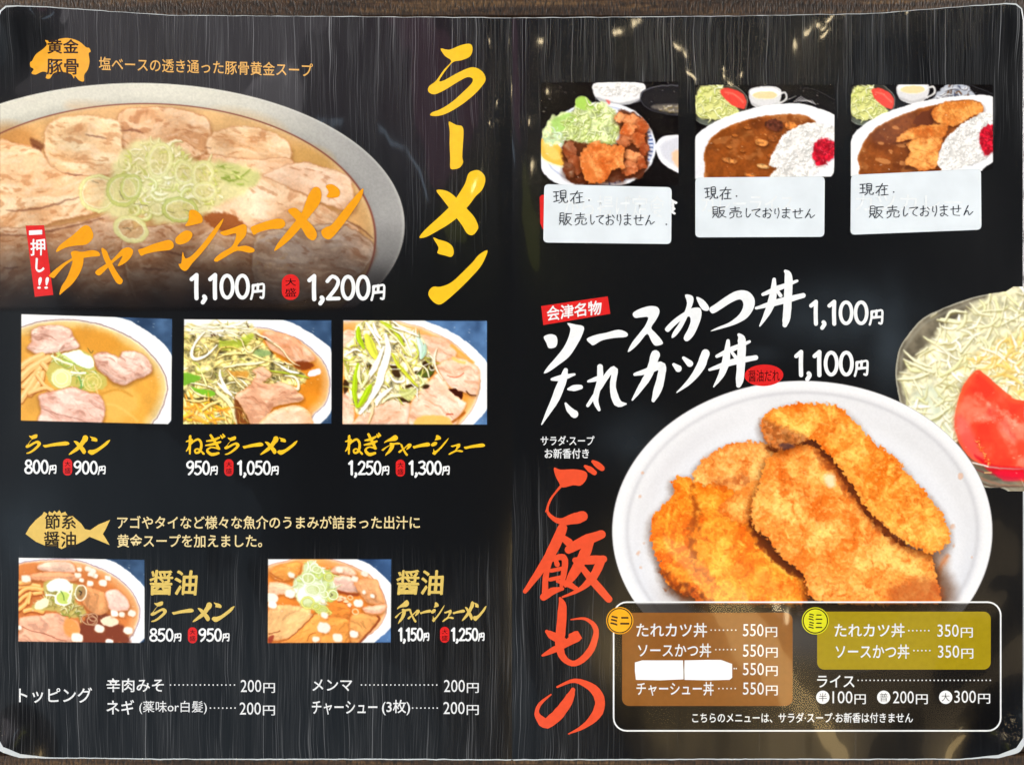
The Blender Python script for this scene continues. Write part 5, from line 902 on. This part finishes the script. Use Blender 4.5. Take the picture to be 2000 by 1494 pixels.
ME2 = [t5([(1535,540),(1560,545),(1570,580),(1560,620),(1530,660),(1490,710),(1450,760),(1400,810),(1340,852),(1355,815),(1390,770),(1430,720),(1470,670),(1490,620),(1510,570)]),
       t5([(1405,655),(1440,640),(1470,665),(1500,700),(1535,740),(1548,775),(1530,800),(1500,785),(1475,745),(1445,700)])]
NN2 = [t5([(1590,535),(1620,525),(1655,550),(1658,580),(1635,592),(1595,588),(1605,562)]), t5([(1772,545),(1765,590),(1720,660),(1670,730),(1615,792),(1580,785),(1568,755),(1590,735),(1620,722),(1670,660),(1720,600)])]
SO = [t3([(155,445),(185,432),(215,440),(222,470),(212,495),(180,500),(168,475)]), t3([(270,378),(310,385),(350,395),(345,430),(320,480),(280,540),(230,580),(180,615),(155,622),(175,590),(210,550),(250,500),(275,450),(285,405)])]
BAR3 = [t3([(365,455),(410,435),(460,425),(520,410),(562,425),(558,445),(500,450),(440,462),(400,485),(385,480)])]
SU = [t3([(590,330),(620,310),(670,295),(710,300),(720,325),(705,360),(680,400),(700,425),(730,460),(735,480),(700,488),(680,465),(660,430),(625,470),(590,505),(565,518),(585,475),(620,430),(650,390),(665,350),(630,350),(600,352)])]
KA = [t3([(750,400),(790,360),(840,325),(880,305),(918,305),(925,340),(910,390),(885,440),(855,467),(838,450),(858,410),(872,370),(865,345),(830,362),(790,395),(765,420),(750,415)]), t3([(845,240),(880,245),(885,275),(860,340),(830,400),(800,440),(780,450),(785,425),(815,380),(840,330),(855,280)]), t3([(900,250),(935,265),(962,300),(955,318),(930,312),(912,285)])]
TSU = [t3([(965,305),(1000,280),(1050,245),(1100,220),(1150,222),(1182,255),(1182,300),(1150,350),(1100,380),(1040,400),(970,418),(1000,400),(1060,375),(1110,335),(1130,290),(1115,262),(1070,278),(1020,310),(985,330),(970,325)])]
DON = [t3([(1225,238,14),(1300,208,24),(1392,172,12)]), t3([(1192,305,12),(1300,275,28),(1422,243,22)]), t3([(1280,165,16),(1272,260,34),(1245,330,26),(1210,392,6)]), t3([(1335,125,14),(1350,150,34),(1348,250,36),(1340,350,34),(1332,388,20)]), t3([(1296,222,14),(1312,244,16)])]
TA = [t3([(195,652,12),(240,645,26),(305,628,10)]), t3([(262,608,20),(250,650,32),(215,740,36),(145,872,5)]), t3([(275,700,10),(300,695,26),(335,690,20)]), t3([(262,770,10),(280,800,26),(305,822,34)])]
RE = [t3([(430,592,26),(428,660,26),(408,750,24),(425,800,14)]), t3([(372,662,10),(410,650,20),(440,635,10)]), t3([(370,780,14),(420,705,20),(470,625,24),(502,605,26),(492,690,26),(515,765,34),(556,772,8)])]
KK = [t3([(600,628,14),(660,612,28),(725,585,36),(732,620,34),(712,700,36),(690,755,16)]), t3([(700,532,40),(672,620,34),(630,690,26),(588,752,8)])]
TU = [t3([(790,580,14),(812,600,30)]), t3([(838,548,14),(868,575,30)]), t3([(945,525,36),(920,590,36),(870,660,24),(805,716,5)])]
DON2 = [t3([(1000,540,14),(1075,505,24),(1160,468,12)]), t3([(965,605,12),(1070,570,28),(1190,546,22)]), t3([(1055,465,16),(1045,560,34),(1022,630,26),(985,688,6)]), t3([(1108,435,14),(1122,460,34),(1120,550,36),(1112,650,34),(1106,682,20)]), t3([(1075,522,14),(1092,544,16)])]
GO = [t6([(200,80),(230,90),(290,88),(340,95),(358,112),(350,142),(325,166),(290,164),(240,175),(222,150),(205,115)]), t6([(240,160,12),(195,215,7),(170,270,8),(178,305,14),(225,335,24),(290,325,44),(335,312,44)]), t6([(228,170,3),(180,230,3),(160,290,4)]), t6([(348,74,12),(372,90,24),(392,105,20)]), t6([(385,52,14),(405,66,26),(428,84,22)])]
HAN = [t6([(240,368,40),(205,450,44),(140,560,34),(62,668,18)]), t6([(225,400,20),(270,435,34)]), t6([(180,520,24),(160,600,24),(158,690,28)]), t6([(160,530,14),(225,505,26),(252,520,26),(245,590,24),(235,640,16)]), t6([(185,570,16),(235,560,16)]), t6([(180,612,16),(235,600,16)]), t6([(150,695,30),(190,668,30),(240,655,14)]), t6([(200,500,12),(215,540,22)]), t6([(215,620,12),(260,630,26),(305,655,20)]),
       t6([(270,470,34),(340,430,44),(425,398,36)]), t6([(370,425,40),(345,490,44),(290,590,38),(255,640,16)]), t6([(300,520,24),(360,520,36),(435,515,30)]), t6([(425,520,34),(385,600,34),(320,660,18),(240,695,8)]), t6([(325,545,22),(385,620,32),(460,705,30)])]
MO = [t6([(228,700,10),(240,740,34),(232,850,40),(225,920,36),(245,985,28),(300,1010,24),(365,960,30),(398,880,24),(390,830,20),(345,798,12),(280,802,5)]), t6([(165,858,14),(195,880,34),(250,905,26)]), t6([(146,972,10),(200,945,26),(260,915,28),(310,880,44),(280,878,20)])]
NO = [t6([(290,1135,18),(270,1180,38),(225,1245,46),(165,1295,44),(130,1270,30),(118,1240,18),(135,1200,14),(185,1158,6)]), t6([(215,1122,8),(300,1092,18),(385,1130,36),(418,1190,42),(400,1255,40),(340,1310,20),(268,1345,4)]), t6([(330,1310,4),(272,1346,3)])]
NE = [[(.22,0,.12),(.2,.5,.12),(.2,1,.08)], [(0,.3,.06),(.2,.24,.1),(.34,.22,.08),(.1,.7,.08),(0,.85,.05)], [(.12,.62,.06),(.4,.3,.09),(.7,.18,.11),(.86,.45,.12),(.78,.85,.12),(.55,.95,.1),(.5,.78,.08),(.7,.74,.08),(1,1,.1)]]
GI = [[(.1,.3,.06),(.45,.24,.12),(.75,.12,.08)], [(.05,.52,.06),(.45,.45,.12),(.8,.34,.08)], [(.3,0,.1),(.5,.3,.12),(.72,.68,.12)], [(.75,.7,.08),(.35,.62,.06),(.12,.78,.1),(.35,.98,.14),(.7,.92,.1)], [(.82,.02,.06),(.9,.12,.1)], [(.93,-.05,.06),(1,.06,.1)]]
def norm(G):
    A = [np.array(s, float)[:, :2] for s in G]; B = np.vstack(A); lo, hi = B.min(0), B.max(0)
    return [[tuple((q - lo) / (hi - lo)) for q in a] for a in A]
def place(G, x0, y0, x1, y1):
    out = []
    for s in G:
        out.append([(x0 + p[0] * (x1 - x0), y0 + p[1] * (y1 - y0)) + ((p[2] * (y1 - y0) * 1.2,) if len(p) > 2 else ()) for p in s])
    return out
nRA, nME, nNN, nCHI, nYA, nBAR, nSHI, nYU = map(norm, (RA, ME, NN, CHI, YA, BAR, SHI, YU))
YEL, ORA, WHT, RED, CREAM, GOLD = (250, 200, 40), (248, 164, 22), (247, 249, 250), (226, 38, 38), (240, 218, 160), (226, 196, 104)
def build_print(root):
    pm = photo_mat()
    labels = {'a': 'photograph of ramen with roast pork, bamboo shoots and leek in clear amber broth', 'b': 'photograph of ramen under a heap of shredded leek with roast pork', 'c': 'photograph of leek ramen ringed by roast pork slices',
      'd': 'photograph of soy sauce ramen with cubed onion and roast pork', 'e': 'photograph of soy sauce ramen covered in roast pork and cubed onion', 'f': 'photograph of fried chicken with shredded cabbage', 'g': 'photograph of curry rice with red pickled ginger',
      'h': 'photograph of cutlet curry rice', 'i': 'photograph of a glass salad bowl with tomato wedge', 'j': 'large photograph of fried pork cutlets in a white bowl', 'ramen_photograph': 'large photograph of ramen covered in roast pork slices and leek rings'}
    for i, (n, f) in enumerate(PICS): picture('dish_photograph', f(), .00006 + .000004 * i, root, labels[n], pm)
    B = lambda G, c, lab=None, z=.00016: strokes('brush_lettering', G, c, z, root, lab, .06)
    B(RA + BARV + ME + NN, YEL, 'tall yellow brush lettering reading down the left page')
    B(CHI + YA + BAR + SHI + YU + BAR2 + ME2 + NN2, ORA, 'orange brush lettering slanting over the large ramen photograph')
    B(SO + BAR3 + SU + KA + TSU + DON, WHT, 'upper line of white brush lettering'); B(TA + RE + KK + TU + DON2, WHT, 'lower line of white brush lettering')
    B(GO + HAN + MO + NO, (238, 84, 50), 'vermilion brush lettering reading down the right page')
    # yellow dish names
    B(place(nRA, 50, 848, 80, 886) + place(nBAR, 84, 862, 135, 874) + place(nME, 134, 850, 172, 888) + place(nNN, 172, 852, 215, 888), YEL)
    B(place(NE, 364, 852, 398, 886) + place(GI, 400, 850, 438, 888) + place(nRA, 438, 852, 468, 888) + place(nBAR, 474, 864, 514, 876) + place(nME, 508, 852, 544, 888) + place(nNN, 542, 854, 581, 888), YEL)
    B(place(NE, 675, 852, 707, 886) + place(GI, 710, 848, 742, 888) + place(nCHI, 745, 850, 782, 890) + place(nYA, 778, 866, 804, 890) + place(nBAR, 806, 864, 840, 876) + place(nSHI, 842, 850, 876, 888) + place(nYU, 876, 866, 904, 888) + place(nBAR, 906, 866, 947, 877), YEL)
    text('醤油', 291, 1114, 383, 1161, GOLD, root, weight=.02, lean=4, warp=1, name='brush_lettering'); B(place(nRA, 294, 1174, 326, 1214) + place(nBAR, 336, 1188, 378, 1200) + place(nME, 376, 1176, 414, 1214) + place(nNN, 414, 1176, 458, 1214), GOLD)
    text('醤油', 773, 1114, 863, 1161, GOLD, root, weight=.02, lean=4, warp=1, name='brush_lettering')
    B(place(nCHI, 771, 1172, 803, 1218) + place(nYA, 796, 1190, 820, 1215) + place(nBAR, 820, 1190, 842, 1199) + place(nSHI, 842, 1176, 868, 1214) + place(nYU, 864, 1190, 886, 1214) + place(nBAR, 884, 1190, 908, 1199) + place(nME, 902, 1174, 926, 1212) + place(nNN, 924, 1176, 950, 1212), GOLD)
    # prices
    for s, x0, x1, y0, y1 in (('1,100円', 370, 517, 536, 584), ('1,200円', 600, 752, 538, 586), ('1,100円', 1580, 1725, 588, 634), ('1,100円', 1551, 1696, 686, 734),
        ('800円', 48, 110, 898, 925), ('900円', 144, 206, 900, 926), ('950円', 364, 425, 900, 927), ('1,050円', 463, 544, 900, 927), ('1,250円', 680, 760, 900, 927), ('1,300円', 798, 878, 900, 927),
        ('850円', 292, 354, 1227, 1252), ('950円', 388, 448, 1227, 1252), ('1,150円', 778, 838, 1226, 1251), ('1,250円', 881, 946, 1226, 1251)): price(s, x0, x1, y0, y1, WHT, root)
    # small red ovals: large portion
    for x, y, rx, ry in ((567.5, 561, 17, 25), (132, 912, 9, 16.5), (447, 913, 9, 16.5), (782, 914, 9, 16.5), (376, 1240, 9, 15.5), (868.5, 1239, 9, 15.5)):
        b = flat('red_badge', rrect(x - rx, y - ry, x + rx, y + ry, rx * .96, 8), RED, .00012, root)
        text('大', x - rx * .6, y - ry * .68, x + rx * .62, y - ry * .1, (40, 8, 10), b, weight=.004); text('盛', x - rx * .64, y + ry * .08, x + rx * .66, y + ry * .74, (40, 8, 10), b, weight=.0)
    b = flat('red_banner', [(50, 441), (86, 440), (104, 576), (68, 580)], RED, .00012, root)
    text('一', 57, 451, 82, 459, WHT, b, weight=.05, slope=-.05); text('押', 60, 468, 88, 500, WHT, b, weight=.016, slope=-.06, warp=1); text('し', 70, 505, 86, 532, WHT, b, weight=.035, warp=1); text('!!', 73, 542, 93, 564, WHT, b, weight=.02, lean=3)
    b = flat('red_banner', [(1057, 598), (1187, 579), (1192, 613), (1061, 635)], RED, .00012, root)
    text('会津名物', 1068, 600, 1174, 627, WHT, b, weight=.018, slope=-.13, warp=1)
    b = flat('red_badge', ellipse(1492, 733, 38, 21, 36, -.03), RED, .00018, root); text('醤油だれ', 1462, 723, 1523, 746, (40, 8, 10), b, weight=.0, dz=.00022, slope=-.02)
    # running text
    W2, Y2 = (238, 240, 242), (240, 206, 120)
    for s, x0, y0, x1, y1, c, sl, wt in (('塩ベースの透き通った豚骨黄金スープ', 193, 111, 611, 138, (236, 180, 96), .032, .008), ('アゴやタイなど様々な魚介のうまみが詰まった出汁に', 229, 1007, 820, 1033, CREAM, 0, .012), ('黄金スープを加えました。', 229, 1043, 512, 1069, CREAM, 0, .012),
        ('トッピング', 37, 1342, 180, 1372, W2, 0, .010), ('辛肉みそ', 208, 1324, 320, 1351, W2, 0, .010), ('ネギ', 208, 1366, 262, 1395, W2, 0, .010), ('(薬味or白髪)', 272, 1368, 404, 1394, W2, 0, .002), ('メンマ', 610, 1326, 688, 1349, W2, 0, .010), ('チャーシュー', 609, 1368, 737, 1395, W2, 0, .010), ('(3枚)', 746, 1366, 801, 1396, W2, 0, .010),
        ('サラダ·スープ', 1056, 851, 1161, 870, W2, 0, .012), ('お新香付き', 1064, 876, 1150, 895, W2, 0, .016), ('たれカツ丼', 1243, 1216, 1381, 1244, W2, 0, .010), ('ソースかつ丼', 1246, 1256, 1389, 1283, W2, 0, .010), ('チャーシュー丼', 1243, 1331, 1394, 1358, W2, 0, .010),
        ('たれカツ丼', 1630, 1217, 1767, 1244, W2, 0, .010), ('ソースかつ丼', 1632, 1258, 1776, 1286, W2, 0, .010), ('ライス', 1596, 1318, 1669, 1342, W2, 0, .010), ('こちらのメニューは、サラダ·スープ·お新香は付きません', 1352, 1391, 1783, 1411, W2, 0, .012)):
        text(s, x0, y0, x1, y1, c, root, sl, wt)
    for x0, x1, y, h in ((470, 537, 1339, 26), (468, 537, 1383, 26), (867, 935, 1339, 26), (866, 935, 1382, 26), (1451, 1518, 1230, 26), (1451, 1519, 1270, 26), (1451, 1519, 1306, 26), (1451, 1519, 1344, 26), (1831, 1900, 1231, 26), (1832, 1901, 1272, 26), (1626, 1691, 1361, 26), (1744, 1812, 1361, 26), (1864, 1934, 1360, 26)):
        s = '350' if x0 > 1820 and y < 1300 else '550' if 1440 < x0 < 1460 else '200' if x0 < 1000 or x0 == 1744 else '100' if x0 == 1626 else '300'
        text(s, x0, y - h * .46, x0 + (x1 - x0) * .60, y + h * .46, W2, root, weight=.0); text('円', x0 + (x1 - x0) * .66, y - h * .22, x1, y + h * .52, W2, root, weight=.006)
    for a in ((333, 458, 1337, 16, 1.5), (411, 459, 1382, 7, 1.5), (706, 853, 1337, 19, 1.5), (806, 854, 1382, 7, 1.5), (1389, 1437, 1230, 7, 1.5), (1398, 1436, 1268, 6, 1.5), (1404, 1436, 1344, 5, 1.5), (1775, 1814, 1231, 6, 1.5), (1785, 1816, 1270, 5, 1.5), (1676, 1934, 1328, 34, 1.5), (1434, 1438, 1305, 2, 1.5)): dots(*a, W2, root)
    # pig and fish emblems
    pig = flat('pig_emblem', crom(tr(0, 0, 2.857)([(180,340),(200,305),(240,275),(262,250),(252,225),(290,235),(330,220),(380,214),(440,232),(480,265),(498,270),(506,290),(495,300),(500,345),(490,390),(470,420),(468,456),(440,450),(418,425),(412,440),(395,415),(340,402),(300,410),(278,440),(255,436),(262,408),(235,402),(200,418),(175,410),(188,388),(170,375),(168,350)]), True, 3).tolist(), (244, 174, 48), .00012, root, 1, 'orange pig emblem')
    text('黄金', 93, 78, 153, 105, (50, 26, 10), pig, weight=.022); text('豚骨', 92, 116, 153, 146, (50, 26, 10), pig, weight=.018)
    fz = tr(0, 960, 2)([(100,165),(115,138),(140,110),(165,90),(172,78),(188,88),(192,76),(205,84),(212,74),(222,82),(232,72),(240,84),(255,78),(262,90),(285,96),(318,125),(332,146),(352,150),(385,128),(430,110),(412,148),(402,165),(415,185),(428,208),(385,190),(350,176),(330,190),(290,210),(262,214),(240,224),(225,216),(180,212),(140,195)])
    fish = flat('fish_emblem', fz, (232, 196, 104), .00012, root, 1, 'golden fish emblem')
    text('節系', 88, 1004, 148, 1033, (44, 34, 20), fish, weight=.016); text('醤油', 86, 1038, 148, 1068, (44, 34, 20), fish, weight=.016)
    # mini menu box
    flat('box_tint', rrect(1198, 1176, 1955, 1427, 25), (12, 9, 8), .000105, root, .30)
    flat('brown_price_panel', rrect(1215, 1196, 1548, 1378, 14), (158, 98, 40), .00012, root, .80); flat('olive_price_panel', rrect(1596, 1194, 1935, 1307, 14), (184, 160, 20), .00012, root, .80)
    band('box_outline', rrect(1197, 1174, 1956, 1428, 27, 6), rrect(1200, 1177, 1953, 1425, 24, 6), WHT, .00014, root)
    for cx, cy, c, t in ((1210.5, 1211.5, (250, 176, 22), 0), (1592.5, 1212, (226, 226, 34), 1)):
        b = flat('mini_badge', ellipse(cx, cy, 26.5, 26.5), c, .00016, root); band('badge_ring', ellipse(cx, cy, 24.8, 24.8), ellipse(cx, cy, 22.6, 22.6), (44, 22, 10), .00018, b)
        if t == 0: text('ミニ', cx - 18, cy - 9, cx + 18, cy + 9, (50, 24, 8), b, weight=.04, dz=.0002)
        else: text('ミニ', cx - 13, cy - 14, cx + 13, cy - 1, (50, 50, 16), b, weight=.04, dz=.0002); text('ミニ', cx - 13, cy + 2, cx + 13, cy + 15, (50, 50, 16), b, weight=.04, dz=.0002)
    for cx, s in ((1607, '半'), (1726, '普'), (1847, '大')):
        b = flat('size_badge', ellipse(cx, 1361, 13, 13, 24), WHT, .00014, root); text(s, cx - 8, 1353, cx + 8, 1369, (30, 30, 34), b, weight=-.006, dz=.00018)
    # what still shows of the covered names
    flat('red_banner', [(1054, 385), (1058, 381), (1072, 381), (1072, 448), (1060, 448), (1055, 436)], RED, .00012, root); text('食', 1292, 384, 1322, 419, WHT, root, weight=.03, warp=1)
# ---------------------------------------------------------------- paper stickers and correction tape
def slab(name, poly, z0, z1, mat, lift=None):
    """thin sheet with rounded outline and real thickness; lift(x, y) raises loose edges"""
    c = np.array(poly).mean(0); rings = [np.array(poly)]
    V = []; F = []; A = np.array(poly); n = len(A); lf = (lambda x, y: 0 * x) if lift is None else lift
    ks = np.array([1, .985, .95, .85, .7, .55, .4, .25, .1])
    for k in ks: Q = c + (A - c) * k; V.append(P(Q[:, 0], Q[:, 1], z1 + lf(Q[:, 0], Q[:, 1]) - (.00002 if k == 1 else 0)))
    V.append(P(c[0], c[1], z1)[None]); V.append(P(A[:, 0], A[:, 1], z0)); ctr = n * len(ks)
    for r in range(len(ks) - 1):
        for i in range(n): j = (i + 1) % n; F.append((r * n + i, r * n + j, r * n + n + j, r * n + n + i))
    for i in range(n):
        j = (i + 1) % n; F.append(((len(ks) - 1) * n + i, (len(ks) - 1) * n + j, ctr)); F.append((ctr + 1 + i, ctr + 1 + j, j, i))
    me = bpy.data.meshes.new(name); me.from_pydata(np.vstack(V).tolist(), [], [f[::-1] for f in F]); me.update()
    me.polygons.foreach_set('use_smooth', np.ones(len(F), bool)); return link(name, me, mat)
def paper_mat(name, c, rough=.5):
    m, nt, b, N, L = new_mat(name); g = N('ShaderNodeNewGeometry'); n = N('ShaderNodeTexNoise'); n.inputs['Scale'].default_value = 90; n.inputs['Detail'].default_value = 5; L(g.outputs['Position'], n.inputs['Vector'])
    r = N('ShaderNodeMapRange'); r.inputs[1].default_value = .3; r.inputs[2].default_value = .7; r.inputs[3].default_value = .93; r.inputs[4].default_value = 1.03; L(n.outputs[0], r.inputs[0])
    v = N('ShaderNodeVectorMath'); v.operation = 'SCALE'; v.inputs[0].default_value = [q * .88 for q in lin(c)]; L(r.outputs[0], v.inputs['Scale']); L(v.outputs[0], b.inputs['Base Color'])
    b.inputs['Roughness'].default_value = rough; bp = N('ShaderNodeBump'); bp.inputs['Distance'].default_value = .0002; bp.inputs['Strength'].default_value = .5; L(n.outputs[0], bp.inputs['Height']); L(bp.outputs[0], b.inputs['Normal']); return m
def rquad(c, r=9, n=4):
    o = []; c = [np.array(p, float) for p in c]
    for i in range(4):
        a, b, d = c[i - 1], c[i], c[(i + 1) % 4]; u = (a - b) / np.linalg.norm(a - b); v = (d - b) / np.linalg.norm(d - b)
        for k in range(n + 1): t = k / n; o.append(tuple(b + u * r * (1 - t) ** 2 + v * r * t ** 2))
        m = 14
        for k in range(1, m): o.append(tuple((b + v * r) * (1 - k / m) + (d - v * r) * k / m) if False else tuple((b + v * r) + ((d - v * r) - (b + v * r)) * k / m))
    return o
def build_stickers():
    pm = paper_mat('sticker_paper', (226, 234, 240), .38)
    data = [([(1063, 360), (1312, 366), (1311, 477), (1061, 474)], 'から揚げ定食', (1100, 382, 1300, 425), (1081, 372, 1145, 397), (1092, 416, 1282, 440), .012, True, 'white sticker with handwriting, stuck below the fried chicken plate photograph'),
            ([(1358, 347), (1611, 345), (1610, 463), (1358, 464)], 'カレーライス', (1370, 382, 1550, 415), (1377, 365, 1433, 389), (1391, 404, 1596, 426), .012, False, 'white sticker with handwriting, stuck below the curry rice photograph without cutlet'),
            ([(1662, 342), (1916, 330), (1917, 449), (1661, 459)], 'カツカレー', (1670, 380, 1880, 412), (1680, 358, 1740, 381), (1698, 403, 1905, 426), -.02, False, 'white sticker with handwriting, stuck below the cutlet curry photograph at right')]
    for q, gh, gb, b1, b2, sl, dot, lab in data:
        cx, cy = q[0]
        s = slab('paper_sticker', rquad(q), .00003, .00030, pm, lambda x, y, cx=cx, cy=q[3][1]: .0006 * np.exp(-((x - cx) ** 2 + (y - cy) ** 2) / 300))
        s['label'] = lab; s['category'] = 'sticker'; s['group'] = 'handwritten stickers covering dish names'
        text(gh, *gb, (243, 248, 251), s, 0, .01, .00040, 'show_through_lettering')
        inkc = (52, 56, 66)
        for i, (ch, a, b_) in enumerate((('現', 0, .42), ('在', .52, .92))): w_ = b1[2] - b1[0]; pen(ch, b1[0] + w_ * a, b1[1] + i * 1.5, b1[0] + w_ * b_, b1[3] + i, 1.9, inkc, .00043, s, i + int(cx))
        text('.', b1[2] + 4, b1[3] - 7, b1[2] + 7, b1[3] - 4, inkc, s, 0, 0, .00043, 'handwriting')
        st = '販売しておりません'; wd = [1.35, 1.25, .6, .85, .9, .6, .9, 1.0, .95]; tot = sum(wd); x = b2[0]; hs = [1, 1, .8, .75, .85, .85, .95, .85, .8]; k = (b2[2] - b2[0]) / tot
        for i, ch in enumerate(st):
            hh = (b2[3] - b2[1]) * hs[i]; yy = b2[1] + (b2[3] - b2[1] - hh) * .6 + sl * (x - b2[0]); pen(ch, x, yy, x + wd[i] * k * .8, yy + hh, 1.8, inkc, .00043, s, i + int(cx) * 3)
            x += wd[i] * k
        if dot: text('.', b2[2] + 18, b2[3] - 3, b2[2] + 21, b2[3], inkc, s, 0, 0, .00043, 'handwriting')
    tm = paper_mat('tape_paper', (246, 248, 248), .6)
    for poly, lab in (([(1240, 1293), (1254, 1289), (1300, 1289), (1334, 1289), (1335, 1310), (1335, 1326), (1290, 1328), (1242, 1327), (1240, 1310)], 'left blank piece of white correction tape in the brown price panel'),
                      ([(1337, 1289), (1380, 1288), (1408, 1288), (1430, 1296), (1430, 1310), (1430, 1323), (1425, 1327), (1380, 1328), (1337, 1327), (1336.5, 1308)], 'white correction tape piece with a clipped corner, next to the price 550')):
        d = []
        for i in range(len(poly)):
            a, b_ = poly[i], poly[(i + 1) % len(poly)]; d += [(a[0] + (b_[0] - a[0]) * k / 3, a[1] + (b_[1] - a[1]) * k / 3) for k in range(3)]
        o = slab('correction_tape', d, .00010, .00034, tm); o['label'] = lab; o['category'] = 'correction tape'; o['group'] = 'correction tape over a dish name'
# ---------------------------------------------------------------- assemble
build_table()
menu = bpy.data.objects.new('menu', None); C.objects.link(menu)
menu['label'] = 'open laminated black menu with food photographs and Japanese lettering on the table'; menu['category'] = 'menu'
build_pages(menu); build_print(menu); build_stickers()
for _m in bpy.data.meshes: _m.update()
